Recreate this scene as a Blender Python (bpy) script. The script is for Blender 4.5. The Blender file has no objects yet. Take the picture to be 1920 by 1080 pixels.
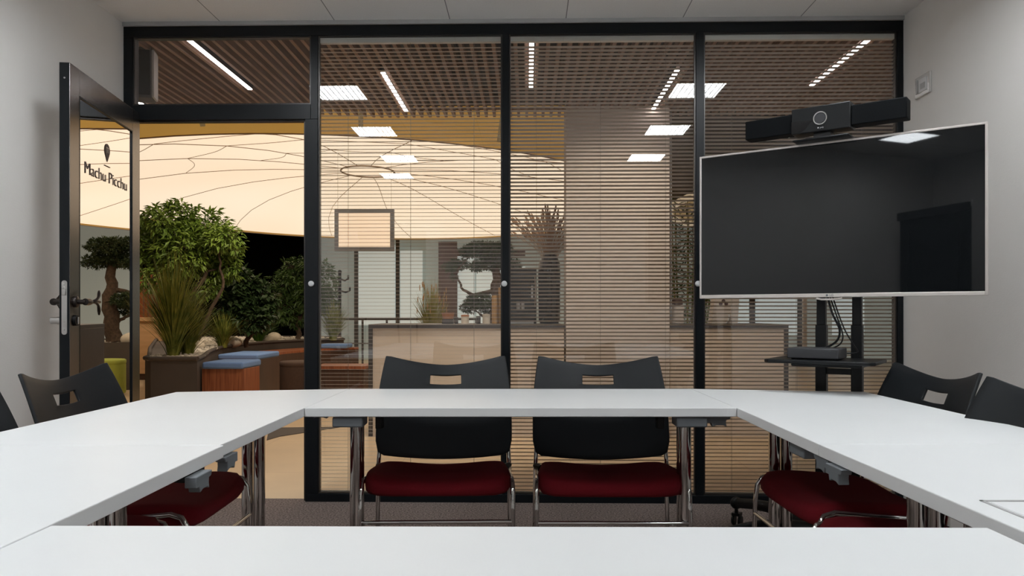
import bpy, bmesh, math, random
from mathutils import Vector, Matrix
random.seed(7)
PI = math.pi
COL = bpy.context.scene.collection
F = 1420.0                       # focal length in pixels of a 1920 wide frame
CAMZ = 1.06
TH = math.radians(1.21)          # the camera looks slightly left of the room's axis
CS, SN = math.cos(TH), math.sin(TH)
HY = 587.0

def C(cx, cz, z=0.0):            # camera-aligned right/forward distance -> world
    return Vector((cx*CS - cz*SN, cx*SN + cz*CS, z))
def P(px, py, cz):               # photo point at a given distance -> world
    return C((px-960)/F*cz, cz, CAMZ - (py-HY)*cz/F)
def PX(px, cz, z=0.0):
    return C((px-960)/F*cz, cz, z)
def onY(px, py, Y):
    a = (px-960)/F
    cz = Y/(a*SN + CS)
    return P(px, py, cz)
def onZ(px, py, z):
    cz = (CAMZ - z)*F/(py-HY)
    return P(px, py, cz)
def onX(px, py, X):
    a = (px-960)/F
    cz = X/(a*CS - SN)
    return P(px, py, cz)

# ------------------------------------------------------------------ materials
def mat(name, col, rough=0.5, metal=0.0, var=0.0, vscale=8.0, bump=0.0, bscale=60.0, emit=None, estr=0.0,
        coat=0.0, trans=0.0, stretch=None, col2=None, spec=0.5, detail=3.0):
    m = bpy.data.materials.new(name); m.use_nodes = True
    nt = m.node_tree; N = nt.nodes; L = nt.links
    b = N['Principled BSDF']
    b.inputs['Base Color'].default_value = (*col, 1)
    b.inputs['Roughness'].default_value = rough
    b.inputs['Metallic'].default_value = metal
    b.inputs['Specular IOR Level'].default_value = spec
    if coat: b.inputs['Coat Weight'].default_value = coat
    tc = N.new('ShaderNodeTexCoord'); src = tc.outputs['Object']
    if stretch:
        mp = N.new('ShaderNodeMapping'); mp.inputs['Scale'].default_value = stretch
        L.new(src, mp.inputs['Vector']); src = mp.outputs['Vector']
    if var or col2:
        nz = N.new('ShaderNodeTexNoise'); nz.inputs['Scale'].default_value = vscale; nz.inputs['Detail'].default_value = detail
        L.new(src, nz.inputs['Vector'])
        cr = N.new('ShaderNodeValToRGB')
        cr.color_ramp.elements[0].position = 0.35; cr.color_ramp.elements[1].position = 0.65
        c2 = col2 if col2 else tuple(min(1, c*(1+var)) for c in col)
        c1 = col if col2 else tuple(c*(1-var) for c in col)
        cr.color_ramp.elements[0].color = (*c1, 1); cr.color_ramp.elements[1].color = (*c2, 1)
        L.new(nz.outputs['Fac'], cr.inputs['Fac']); L.new(cr.outputs['Color'], b.inputs['Base Color'])
    if bump:
        n2 = N.new('ShaderNodeTexNoise'); n2.inputs['Scale'].default_value = bscale; n2.inputs['Detail'].default_value = 2
        L.new(src, n2.inputs['Vector'])
        bp = N.new('ShaderNodeBump'); bp.inputs['Strength'].default_value = bump; bp.inputs['Distance'].default_value = 0.003
        L.new(n2.outputs['Fac'], bp.inputs['Height']); L.new(bp.outputs['Normal'], b.inputs['Normal'])
    if emit:
        b.inputs['Emission Color'].default_value = (*emit, 1); b.inputs['Emission Strength'].default_value = estr
    if trans: b.inputs['Transmission Weight'].default_value = trans
    return m

def glass_mat(name, ior=1.5, tint=(0.97, 0.985, 0.98), boost=1.0):
    m = bpy.data.materials.new(name); m.use_nodes = True
    nt = m.node_tree; N = nt.nodes; L = nt.links; N.clear()
    out = N.new('ShaderNodeOutputMaterial'); mx = N.new('ShaderNodeMixShader')
    tr = N.new('ShaderNodeBsdfTransparent'); gl = N.new('ShaderNodeBsdfGlossy')
    fr = N.new('ShaderNodeFresnel'); fr.inputs['IOR'].default_value = ior
    mu = N.new('ShaderNodeMath'); mu.operation = 'MULTIPLY'; mu.inputs[1].default_value = boost; mu.use_clamp = True
    tr.inputs['Color'].default_value = (*tint, 1); gl.inputs['Roughness'].default_value = 0.0
    gl.inputs['Color'].default_value = (1, 1, 1, 1)
    L.new(fr.outputs[0], mu.inputs[0]); L.new(mu.outputs[0], mx.inputs['Fac'])
    L.new(tr.outputs[0], mx.inputs[1]); L.new(gl.outputs[0], mx.inputs[2]); L.new(mx.outputs[0], out.inputs['Surface'])
    return m

def emis(name, col, s):
    m = bpy.data.materials.new(name); m.use_nodes = True
    nt = m.node_tree; N = nt.nodes; L = nt.links; N.clear()
    out = N.new('ShaderNodeOutputMaterial'); e = N.new('ShaderNodeEmission')
    e.inputs['Color'].default_value = (*col, 1); e.inputs['Strength'].default_value = s
    L.new(e.outputs[0], out.inputs['Surface'])
    return m

def tile_mat(name, col, seam, sx, sy, x0, y0, w, rough=0.7, speck=0.0, rotz=0.0, var=0.0, noise_scale=150.0):
    """flat surface with straight seams every sx, sy metres (0 = none)"""
    m = bpy.data.materials.new(name); m.use_nodes = True
    nt = m.node_tree; N = nt.nodes; L = nt.links
    b = N['Principled BSDF']; b.inputs['Roughness'].default_value = rough
    tc = N.new('ShaderNodeTexCoord'); sp = N.new('ShaderNodeSeparateXYZ')
    L.new(tc.outputs['Object'], sp.inputs[0])
    facs = []
    for o, s, off in ((sp.outputs['X'], sx, x0), (sp.outputs['Y'], sy, y0)):
        if not s: continue
        a = N.new('ShaderNodeMath'); a.operation = 'SUBTRACT'; a.inputs[1].default_value = off - 100*s; L.new(o, a.inputs[0])
        d = N.new('ShaderNodeMath'); d.operation = 'DIVIDE'; d.inputs[1].default_value = s; L.new(a.outputs[0], d.inputs[0])
        fr = N.new('ShaderNodeMath'); fr.operation = 'FRACT'; L.new(d.outputs[0], fr.inputs[0])
        lt = N.new('ShaderNodeMath'); lt.operation = 'LESS_THAN'; lt.inputs[1].default_value = w/s; L.new(fr.outputs[0], lt.inputs[0])
        facs.append(lt.outputs[0])
    f = facs[0]
    if len(facs) > 1:
        mx = N.new('ShaderNodeMath'); mx.operation = 'MAXIMUM'; L.new(facs[0], mx.inputs[0]); L.new(facs[1], mx.inputs[1]); f = mx.outputs[0]
    nz = N.new('ShaderNodeTexNoise'); nz.inputs['Scale'].default_value = noise_scale; nz.inputs['Detail'].default_value = 2
    L.new(tc.outputs['Object'], nz.inputs['Vector'])
    cr = N.new('ShaderNodeValToRGB'); cr.color_ramp.elements[0].position = 0.3; cr.color_ramp.elements[1].position = 0.7
    cr.color_ramp.elements[0].color = (*[c*(1-speck) for c in col], 1); cr.color_ramp.elements[1].color = (*[min(1, c*(1+speck)) for c in col], 1)
    L.new(nz.outputs['Fac'], cr.inputs['Fac'])
    mi = N.new('ShaderNodeMix'); mi.data_type = 'RGBA'
    L.new(f, mi.inputs[0]); L.new(cr.outputs['Color'], mi.inputs[6]); mi.inputs[7].default_value = (*seam, 1)
    L.new(mi.outputs[2], b.inputs['Base Color'])
    return m

M = {}
M['wall'] = mat('wall_paint', (0.80, 0.78, 0.755), 0.85, var=0.015, vscale=3, bump=0.15, bscale=180)
M['ceiling'] = tile_mat('ceiling_tiles', (0.86, 0.85, 0.83), (0.25, 0.25, 0.25), 0.648, 0, 0.209, 0, 0.005, 0.9, speck=0.05, noise_scale=220)
M['carpet'] = mat('carpet', (0.07, 0.05, 0.043), 0.95, col2=(0.33, 0.26, 0.23), vscale=110, bump=1.0, bscale=300, detail=5)
M['alu'] = mat('black_aluminium', (0.004, 0.006, 0.008), 0.35, var=0.05, vscale=20, spec=0.25)
M['alu_satin'] = mat('satin_black_aluminium', (0.055, 0.052, 0.050), 0.30, 0.75, var=0.05)
M['leaf_metal'] = mat('door_satin_metal', (0.20, 0.185, 0.175), 0.24, 1.0, var=0.04)
M['trim'] = mat('grey_trim', (0.42, 0.42, 0.42), 0.6, var=0.02)
M['glass'] = glass_mat('partition_glass', 1.5, boost=2.25)
M['doorglass'] = glass_mat('door_glass', 1.5, tint=(0.90, 0.90, 0.89), boost=1.5)
M['slat'] = mat('slat_paint', (0.50, 0.465, 0.43), 0.38, 0.15, var=0.03, vscale=4)
M['headrail'] = mat('headrail_paint', (0.80, 0.80, 0.78), 0.45, var=0.03)
M['cord'] = mat('cord', (0.30, 0.27, 0.24), 0.8, var=0.05)
M['white_plastic'] = mat('white_plastic', (0.72, 0.73, 0.74), 0.35, var=0.02)
M['table'] = mat('white_laminate', (0.80, 0.815, 0.82), 0.38, var=0.012, vscale=2, bump=0.03, bscale=400)
M['table_edge'] = mat('table_edging', (0.60, 0.60, 0.57), 0.45, var=0.02)
M['grey_plastic'] = mat('grey_plastic', (0.14, 0.155, 0.17), 0.5, var=0.05)
M['dark_plastic'] = mat('dark_plastic', (0.007, 0.008, 0.009), 0.45, var=0.05, spec=0.3)
M['chrome'] = mat('chrome', (0.62, 0.61, 0.60), 0.07, 1.0, var=0.02)
M['chair_back'] = mat('charcoal_plastic', (0.0085, 0.0105, 0.0125), 0.45, var=0.06, vscale=300, bump=0.12, bscale=900, spec=0.3)
M['red'] = mat('red_fabric', (0.15, 0.007, 0.012), 0.95, var=0.16, vscale=600, bump=0.35, bscale=900, spec=0.2)
M['screen'] = mat('tv_screen', (0.006, 0.007, 0.008), 0.02, var=0.02, spec=0.45)
M['tv_bezel'] = mat('tv_bezel', (0.66, 0.61, 0.58), 0.3, 0.35, var=0.02)
M['black'] = mat('matt_black', (0.005, 0.006, 0.007), 0.42, var=0.06, spec=0.25)
M['mesh_black'] = mat('speaker_cloth', (0.003, 0.004, 0.005), 0.8, var=0.3, vscale=500, bump=0.2, bscale=900, spec=0.15)
M['gloss_black'] = mat('gloss_black', (0.006, 0.006, 0.007), 0.08, var=0.02)
M['box_grey'] = mat('box_grey', (0.035, 0.036, 0.040), 0.5, var=0.04)
M['panel'] = emis('ceiling_panel_light', (0.93, 0.97, 1.0), 37.0)
M['louvre'] = mat('louvre_white', (0.85, 0.87, 0.88), 0.35, var=0.01)
M['dome'] = None
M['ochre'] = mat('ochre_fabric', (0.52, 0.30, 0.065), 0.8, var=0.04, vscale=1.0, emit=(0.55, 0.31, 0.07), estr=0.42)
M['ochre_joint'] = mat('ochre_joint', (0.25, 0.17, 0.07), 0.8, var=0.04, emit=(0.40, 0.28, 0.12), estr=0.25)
M['rimband'] = mat('dome_rim', (0.30, 0.22, 0.15), 0.7, var=0.04)
M['seam'] = mat('dome_seam', (0.30, 0.21, 0.15), 0.9, var=0.05)
M['slatwood'] = mat('ceiling_slat_wood', (0.22, 0.135, 0.095), 0.6, col2=(0.30, 0.19, 0.14), vscale=4, stretch=(20, 1, 20))
M['ceil_dark'] = mat('dark_void', (0.022, 0.018, 0.016), 0.9, var=0.05)
M['strip'] = emis('led_strip', (1.0, 0.86, 0.82), 14.0)
M['lobby_floor'] = tile_mat('lobby_floor_tiles', (0.74, 0.56, 0.36), (0.60, 0.44, 0.28), 1.2, 1.2, 0.3, 0.2, 0.006, 0.3, speck=0.06, noise_scale=2.5)
M['lobby_black'] = mat('black_wall', (0.0012, 0.0012, 0.0012), 1.0, var=0.05, spec=0.0)
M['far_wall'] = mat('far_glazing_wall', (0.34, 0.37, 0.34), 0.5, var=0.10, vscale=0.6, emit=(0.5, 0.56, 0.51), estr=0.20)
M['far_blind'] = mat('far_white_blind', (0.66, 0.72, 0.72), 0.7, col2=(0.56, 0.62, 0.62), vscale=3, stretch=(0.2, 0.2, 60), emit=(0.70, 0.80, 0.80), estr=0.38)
M['far_dark'] = mat('far_mullion', (0.05, 0.045, 0.045), 0.6, var=0.05)
M['far_brown'] = mat('far_brown_panel', (0.10, 0.065, 0.06), 0.7, var=0.08)
M['column'] = mat('beige_column', (0.62, 0.55, 0.49), 0.8, var=0.02, vscale=1.5)
M['counter'] = mat('beige_counter', (0.66, 0.56, 0.46), 0.55, col2=(0.70, 0.60, 0.50), vscale=2, stretch=(1, 1, 6))
M['counter_dark'] = mat('counter_frame', (0.05, 0.045, 0.045), 0.5, var=0.05)
M['wood_red'] = mat('reddish_veneer', (0.20, 0.055, 0.022), 0.42, col2=(0.34, 0.115, 0.045), vscale=5, stretch=(14, 14, 0.6))
M['wood_dark'] = mat('dark_brown_veneer', (0.055, 0.028, 0.018), 0.5, col2=(0.075, 0.038, 0.024), vscale=4, stretch=(8, 8, 0.6))
M['wood_warm'] = mat('warm_veneer', (0.62, 0.36, 0.17), 0.5, col2=(0.70, 0.42, 0.21), vscale=3, stretch=(1, 1, 6))
M['planter'] = mat('planter_grey', (0.075, 0.060, 0.050), 0.7, var=0.06, vscale=3)
M['blue'] = mat('blue_cushion', (0.15, 0.26, 0.50), 0.85, var=0.07, vscale=200, bump=0.2, bscale=500)
M['pebble'] = mat('white_pebbles', (0.55, 0.50, 0.42), 0.8, var=0.25, vscale=18)
M['stone'] = mat('smooth_stone', (0.60, 0.53, 0.42), 0.75, var=0.08, vscale=12)
M['leaf'] = mat('bright_leaf', (0.07, 0.13, 0.015), 0.45, col2=(0.20, 0.29, 0.045), vscale=6, spec=0.4)
M['leaf_dark'] = mat('dark_leaf', (0.020, 0.045, 0.014), 0.45, col2=(0.05, 0.085, 0.028), vscale=6, spec=0.4)
M['leaf_mid'] = mat('mid_leaf', (0.028, 0.065, 0.014), 0.5, col2=(0.075, 0.13, 0.03), vscale=6, spec=0.4)
M['grass'] = mat('grass_blade', (0.10, 0.14, 0.02), 0.5, col2=(0.30, 0.31, 0.06), vscale=9, spec=0.3)
M['grass_green'] = mat('green_blade', (0.04, 0.13, 0.012), 0.5, col2=(0.11, 0.23, 0.03), vscale=9, spec=0.3)
M['bark'] = mat('bark', (0.085, 0.055, 0.035), 0.9, var=0.3, vscale=30, bump=0.6, bscale=60)
M['bonsai'] = mat('bonsai_needles', (0.025, 0.045, 0.018), 0.6, col2=(0.07, 0.095, 0.04), vscale=10, spec=0.3)
M['dry'] = mat('dried_grass', (0.30, 0.17, 0.09), 0.9, col2=(0.42, 0.26, 0.15), vscale=10)
M['yellow'] = mat('yellow_blade', (0.18, 0.20, 0.05), 0.7, col2=(0.30, 0.27, 0.07), vscale=8)
M['terracotta'] = mat('terracotta', (0.45, 0.20, 0.10), 0.7, var=0.1)
M['amber'] = mat('amber', (0.42, 0.24, 0.09), 0.6, var=0.15, vscale=20)
M['cream'] = mat('cream_canister', (0.62, 0.55, 0.45), 0.6, var=0.04)
M['lettering'] = mat('lettering_brown', (0.10, 0.070, 0.060), 0.7, var=0.03)
M['icon_light'] = mat('icon_light', (0.75, 0.60, 0.48), 0.7, var=0.03)
M['steel'] = mat('satin_steel', (0.58, 0.57, 0.56), 0.3, 1.0, var=0.04)
M['bronze'] = mat('bronze_lever', (0.035, 0.028, 0.025), 0.32, 0.6, var=0.06)
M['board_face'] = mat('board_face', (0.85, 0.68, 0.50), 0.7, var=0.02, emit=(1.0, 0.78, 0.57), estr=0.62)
M['board_frame'] = mat('board_frame', (0.20, 0.205, 0.215), 0.5, var=0.04)
M['clear'] = mat('clear_plastic', (0.55, 0.54, 0.52), 0.12, var=0.03)
M['stool'] = mat('stool_brown', (0.065, 0.035, 0.022), 0.8, var=0.1, vscale=50)
M['green_stool'] = mat('green_pouf', (0.35, 0.40, 0.06), 0.8, var=0.05)
M['speaker'] = mat('speaker_grey', (0.055, 0.052, 0.05), 0.7, var=0.06, vscale=200)

def dome_material():
    m = bpy.data.materials.new('backlit_membrane'); m.use_nodes = True
    nt = m.node_tree; N = nt.nodes; L = nt.links
    b = N['Principled BSDF']; b.inputs['Base Color'].default_value = (0.8, 0.7, 0.56, 1); b.inputs['Roughness'].default_value = 0.8
    tc = N.new('ShaderNodeTexCoord'); nz = N.new('ShaderNodeTexNoise'); nz.inputs['Scale'].default_value = 0.35; nz.inputs['Detail'].default_value = 1
    L.new(tc.outputs['Object'], nz.inputs['Vector'])
    cr = N.new('ShaderNodeValToRGB'); cr.color_ramp.elements[0].position = 0.3; cr.color_ramp.elements[1].position = 0.7
    cr.color_ramp.elements[0].color = (0.98, 0.78, 0.57, 1); cr.color_ramp.elements[1].color = (1.0, 0.86, 0.67, 1)
    L.new(nz.outputs['Fac'], cr.inputs['Fac']); L.new(cr.outputs['Color'], b.inputs['Emission Color'])
    b.inputs['Emission Strength'].default_value = 0.87
    return m
M['dome'] = dome_material()

# ------------------------------------------------------------------ mesh builder
class MB:
    def __init__(s): s.bm = bmesh.new()
    def box(s, x0, x1, y0, y1, z0, z1, mtx=None):
        v = [Vector((x, y, z)) for z in (z0, z1) for y in (y0, y1) for x in (x0, x1)]
        if mtx: v = [mtx @ p for p in v]
        b = [s.bm.verts.new(p) for p in v]
        for f in ((0, 2, 3, 1), (4, 5, 7, 6), (0, 1, 5, 4), (2, 6, 7, 3), (0, 4, 6, 2), (1, 3, 7, 5)):
            s.bm.faces.new([b[i] for i in f])
        return s
    def prism(s, poly, z0, z1):
        a = sum(poly[i][0]*poly[(i+1) % len(poly)][1] - poly[(i+1) % len(poly)][0]*poly[i][1] for i in range(len(poly)))
        if a < 0: poly = poly[::-1]
        lo = [s.bm.verts.new((p[0], p[1], z0)) for p in poly]; hi = [s.bm.verts.new((p[0], p[1], z1)) for p in poly]
        s.bm.faces.new(lo[::-1]); s.bm.faces.new(hi)
        n = len(poly)
        for i in range(n): s.bm.faces.new([lo[i], lo[(i+1) % n], hi[(i+1) % n], hi[i]])
        return s
    def quad(s, a, b, c, d):
        s.bm.faces.new([s.bm.verts.new(p) for p in (a, b, c, d)]); return s
    def tube(s, pts, r, seg=8, cap=True):
        pts = [Vector(p) for p in pts]; n = len(pts)
        rs = r if isinstance(r, (list, tuple)) else [r]*n
        t0 = (pts[1]-pts[0]).normalized()
        up = Vector((0, 0, 1)) if abs(t0.z) < 0.9 else Vector((1, 0, 0))
        u = t0.cross(up).normalized(); rings = []
        for i in range(n):
            if i == 0: t = t0
            elif i == n-1: t = (pts[-1]-pts[-2]).normalized()
            else: t = ((pts[i+1]-pts[i]).normalized() + (pts[i]-pts[i-1]).normalized()).normalized()
            u = (u - t*u.dot(t)).normalized(); w = t.cross(u)
            rings.append([s.bm.verts.new(pts[i] + (u*math.cos(2*PI*k/seg) + w*math.sin(2*PI*k/seg))*rs[i]) for k in range(seg)])
        for a, b in zip(rings, rings[1:]):
            for k in range(seg): s.bm.faces.new([a[k], a[(k+1) % seg], b[(k+1) % seg], b[k]])
        if cap: s.bm.faces.new(rings[0][::-1]); s.bm.faces.new(rings[-1])
        return s
    def lathe(s, prof, seg=24, c=(0, 0, 0), mtx=None):
        rings = []
        for r, z in prof:
            ring = []
            for k in range(seg):
                p = Vector((r*math.cos(2*PI*k/seg), r*math.sin(2*PI*k/seg), z))
                if mtx: p = mtx @ p
                ring.append(s.bm.verts.new(p + Vector(c)))
            rings.append(ring)
        for a, b in zip(rings, rings[1:]):
            for k in range(seg): s.bm.faces.new([a[k], a[(k+1) % seg], b[(k+1) % seg], b[k]])
        s.bm.faces.new(rings[0][::-1]); s.bm.faces.new(rings[-1])
        return s
    def blob(s, c, sc, seg=12, rings=8):
        c = Vector(c); nv = s.bm.verts.new; rg = []
        for j in range(1, rings):
            a = PI*j/rings
            rg.append([nv((c.x+sc[0]*math.sin(a)*math.cos(2*PI*k/seg), c.y+sc[1]*math.sin(a)*math.sin(2*PI*k/seg), c.z+sc[2]*math.cos(a))) for k in range(seg)])
        t = nv((c.x, c.y, c.z+sc[2])); b = nv((c.x, c.y, c.z-sc[2]))
        for k in range(seg):
            s.bm.faces.new([t, rg[0][k], rg[0][(k+1) % seg]]); s.bm.faces.new([b, rg[-1][(k+1) % seg], rg[-1][k]])
        for A, B in zip(rg, rg[1:]):
            for k in range(seg): s.bm.faces.new([A[k], B[k], B[(k+1) % seg], A[(k+1) % seg]])
        return s
    def leaf(s, p, d, n, l, w):
        d = d.normalized(); sd = d.cross(n)
        if sd.length < 1e-4: sd = Vector((1, 0, 0))
        sd.normalize(); nn = sd.cross(d)
        a = s.bm.verts.new(p); t = s.bm.verts.new(p + d*l - nn*l*0.12)
        q = s.bm.verts.new(p + d*l*0.5 + sd*w*0.5 + nn*w*0.15); r = s.bm.verts.new(p + d*l*0.5 - sd*w*0.5 + nn*w*0.15)
        s.bm.faces.new([a, q, t]); s.bm.faces.new([a, t, r])
    def build(s, name, m, parent=None, smooth=40, bevel=0, bseg=2, loc=None, rot=None):
        me = bpy.data.meshes.new(name)
        bmesh.ops.recalc_face_normals(s.bm, faces=s.bm.faces) if smooth is not None else None
        s.bm.to_mesh(me); s.bm.free()
        me.materials.append(m)
        if smooth is not None:
            me.shade_smooth(); me.set_sharp_from_angle(angle=math.radians(smooth))
        o = bpy.data.objects.new(name, me); COL.objects.link(o)
        if parent: o.parent = parent
        if loc is not None: o.location = loc
        if rot is not None: o.rotation_euler = rot
        if bevel:
            b = o.modifiers.new('bevel', 'BEVEL'); b.width = bevel; b.segments = bseg; b.limit_method = 'ANGLE'; b.angle_limit = math.radians(40)
        return o

def tag(o, label=None, cat=None, group=None, kind=None):
    if label: o['label'] = label
    if cat: o['category'] = cat
    if group: o['group'] = group
    if kind: o['kind'] = kind
    return o
def thing(name, label, cat, loc=(0, 0, 0), rz=0.0, group=None, kind=None):
    o = bpy.data.objects.new(name, None); COL.objects.link(o)
    o.location = loc; o.rotation_euler = (0, 0, rz); o.empty_display_size = 0.1
    return tag(o, label, cat, group, kind)
def structure(o, label=None, cat=None): return tag(o, label, cat, None, 'structure')
def kids(o): return [c for c in bpy.data.objects if c.parent == o]
def dup(root, loc, rz, label, cat=None):
    r = root.copy(); COL.objects.link(r); r.location = loc; r.rotation_euler = (0, 0, rz); r['label'] = label
    for ch in kids(root):
        c = ch.copy(); COL.objects.link(c); c.parent = r
        for g in kids(ch):
            d = g.copy(); COL.objects.link(d); d.parent = c
    return r

# ------------------------------------------------------------------ room shell
YP = 4.23; XL, XR = -2.285, 2.075; ZC = 2.70; YB = -1.7; FT = 0.07
ZT = 2.678
structure(MB().box(XL-.15, XR+.15, YB-.15, YP+FT, -.08, 0).build('floor', M['carpet'], smooth=None), 'brown speckled carpet floor of the meeting room', 'floor')
structure(MB().box(XL-.15, XR+.15, YB-.15, YP+FT, ZC, ZC+.08).build('ceiling', M['ceiling'], smooth=None), 'white tiled meeting room ceiling with straight seams', 'ceiling')
structure(MB().box(XL-.15, XL, YB-.15, YP+FT, 0, ZC).build('wall_left', M['wall'], smooth=None), 'plain off-white wall behind the open door', 'wall')
structure(MB().box(XR, XR+.15, YB-.15, YP+FT, 0, ZC).build('wall_right', M['wall'], smooth=None), 'plain off-white wall behind the television', 'wall')
structure(MB().box(XL-.15, XR+.15, YB-.15, YB, 0, ZC).build('wall_rear', M['wall'], smooth=None), 'off-white wall behind the camera', 'wall')
structure(MB().box(XL, XR, YP-.012, YP, ZT, ZC).build('trim_1', M['trim'], smooth=None), 'thin grey trim between ceiling and glazed partition', 'trim')

def yx(px): return onY(px, HY, YP).x
def yz(py, px=900): return onY(px, py, YP).z
X0 = XL; X1 = yx(584-1); X1b = yx(572); X1c = yx(596); X2a, X2b = yx(941.5), yx(954.5); X3a, X3b = yx(1305), yx(1320); X4a = yx(1683)
ZB = 0.045
door_top = yz(207, 420); tr_bot = yz(196, 420); tr_lo = yz(224, 420)
# main frame as trims
Y0, Y1 = YP, YP+FT
fr = MB()
fr.box(X0, XR, Y0, Y1, yz(64), ZT).box(X0, X0+.052, Y0, Y1, 0, yz(64))
fr.box(X4a, XR, Y0, Y1, 0, yz(64)).box(X1b, X4a, Y0, Y1, 0, ZB)
fr.box(X1b, X1c, Y0, Y1, ZB, tr_lo).box(yx(582.5), X1c, Y0, Y1, tr_lo, yz(64))
fr.box(X2a, X2b, Y0, Y1, ZB, yz(64)).box(X3a, X3b, Y0, Y1, ZB, yz(64))
fr.box(X0+.052, yx(582.5), Y0, Y1, tr_lo, tr_bot)
structure(fr.build('trim_2', M['alu'], bevel=.002), 'black aluminium frame of the glazed partition', 'frame')
# door stop lining
structure(MB().box(X0+.052, X1b, Y0+.02, Y1-.012, tr_lo-.008, tr_lo).box(X1b-.014, X1b, Y0+.025, Y1-.012, 0, tr_lo-.008)
    .build('trim_3', M['alu_satin'], bevel=.001), 'dark door stop lining around the doorway', 'frame')

# windows with enclosed blinds
def window(n, xa, xb, z0, z1, label):
    w = thing('window_%d' % n, label, 'window', ((xa+xb)/2, YP, z0), kind='structure')
    hw = (xb-xa)/2; H = z1-z0
    g = MB(); g.quad((-hw, .012, 0), (hw, .012, 0), (hw, .012, H), (-hw, .012, H)).build('glass_pane', M['glass'], w, smooth=None)
    b = .008
    MB().box(-hw, -hw+b, .008, .03, 0, H).box(hw-b, hw, .008, .03, 0, H).box(-hw+b, hw-b, .008, .03, 0, b).box(-hw+b, hw-b, .008, .03, H-b, H).build('glazing_bead', M['alu_satin'], w)
    return w
z64 = yz(64)
w1 = window(1, X0+.052, yx(582.5), tr_bot, z64, 'wide clear glass transom above the doorway')
w2 = window(2, X1c, X2a, ZB, z64, 'tall glass panel right beside the doorway with open blind')
w3 = window(3, X2b, X3a, ZB, z64, 'tall glass panel in the middle with half closed blind')
w4 = window(4, X3b, X4a, ZB, z64, 'tall glass panel behind the television')
for w, px in ((w2, 584), (w3, 945.5), (w4, 1308.5)):
    c = onY(px, 532, YP)
    MB().lathe([(.003, 0), (.015, 0), (.016, .002), (.016, .010), (.012, .014), (.003, .015)], 24, mtx=Matrix.Rotation(PI/2, 4, 'X')).build(
        'blind_knob', M['white_plastic'], w, loc=Vector((c.x, YP, c.z)) - w.location)

def blind(xa, xb, tilt, cords, label):
    t = thing('venetian_blind', label, 'blind', ((xa+xb)/2, YP+.036, ZB), group='blinds inside the glazed partition')
    hw = (xb-xa)/2-.006; H = z64-ZB
    MB().box(-hw, hw, -.016, .013, H-.036, H).build('headrail', M['headrail'], t, bevel=.002)
    MB().box(-hw, hw, -.008, .008, .002, .012).build('bottom_rail', M['headrail'], t, bevel=.002)
    sp = 7.07/F*4.24; n = int((H-.05)/sp); bm = bmesh.new(); sw = .0085
    for i in range(n):
        z = .020 + i*sp
        jt = tilt + random.uniform(-.025, .025)
        rows = []
        for k in (-1, -.33, .33, 1):
            y = k*sw; zz = .0012*(1-k*k)
            yy = y*math.cos(jt) - zz*math.sin(jt); z2 = y*math.sin(jt) + zz*math.cos(jt)
            rows.append((bm.verts.new((-hw, yy, z+z2)), bm.verts.new((hw, yy, z+z2))))
        for a, b in zip(rows, rows[1:]): bm.faces.new([a[0], a[1], b[1], b[0]])
    m = MB(); m.bm.free(); m.bm = bm
    m.build('slats', M['slat'], t, smooth=60)
    for px in cords:
        x = yx(px)-(xa+xb)/2
        m = MB()
        for s in (-1, 1): m.tube([(x, s*.0095, .01), (x, s*.0095, H-.02)], .0006, 4)
        m.build('ladder_cord', M['cord'], t)
blind(X1c, X2a, -math.radians(3), (650, 768, 888), 'venetian blind with open flat slats, nearest the doorway')
blind(X2b, X3a, -math.radians(29), (1006, 1127, 1250), 'venetian blind with tilted slats in the middle glass panel')
blind(X3b, X4a, -math.radians(27), (1375, 1498, 1622), 'venetian blind with tilted slats behind the television')

# ------------------------------------------------------------------ door
H0 = onY(263, HY, YP)
ang = math.radians(-90+8.8)
DL, DT, DH = .90, .045, 2.19
door = thing('door_1', 'open black framed glass door with room name lettering', 'door', (H0.x, YP-.005, 0), ang, kind='structure')
def dloc(px):                       # distance along the leaf seen at photo column px
    a = (px-960)/F; d = Vector((math.cos(ang), math.sin(ang)))
    r = C(a, 1.0); o = Vector((H0.x, YP-.005))
    det = r.x*(-d.y) + d.x*r.y
    k = (o.x*(-d.y) + d.x*o.y)/det
    p = Vector((r.x, r.y))*k
    return (p-o).dot(d), k
def dz(px, py):
    s, k = dloc(px); return CAMZ - (py-HY)*k/F
DL = dloc(131)[0]; DH = dz(131, 117)
s_n, s_f = dloc(149)[0], dloc(248.5)[0]
g_top = dz(149, 180); g_bot = .14
m = MB(); m.box(0, s_f, -DT, 0, .012, DH).box(s_n, DL, -DT, 0, .012, DH).box(s_f, s_n, -DT, 0, g_top, DH).box(s_f, s_n, -DT, 0, .012, g_bot)
m.build('leaf_frame', M['leaf_metal'], door, bevel=.0015)
MB().quad((s_f, -.006, g_bot), (s_n, -.006, g_bot), (s_n, -.006, g_top), (s_f, -.006, g_top)).build('glass_pane', M['doorglass'], door, smooth=None)
m = MB(); b = .006
m.box(s_f, s_f+b, -.012, .001, g_bot, g_top).box(s_n-b, s_n, -.012, .001, g_bot, g_top).box(s_f, s_n, -.012, .001, g_top-b, g_top)
m.build('glazing_bead', M['alu'], door)
MB().box(DL, DL+.0015, -DT+.002, -.002, .02, DH-.002).build('edge_strip', M['alu'], door)
MB().lathe([(.0006, 0), (.004, 0), (.004, .0015), (.0006, .0018)], 12, mtx=Matrix.Rotation(PI/2, 4, 'Y')).build('edge_screw', M['steel'], door, loc=(DL+.001, -.022, dz(122, 140)))
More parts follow.
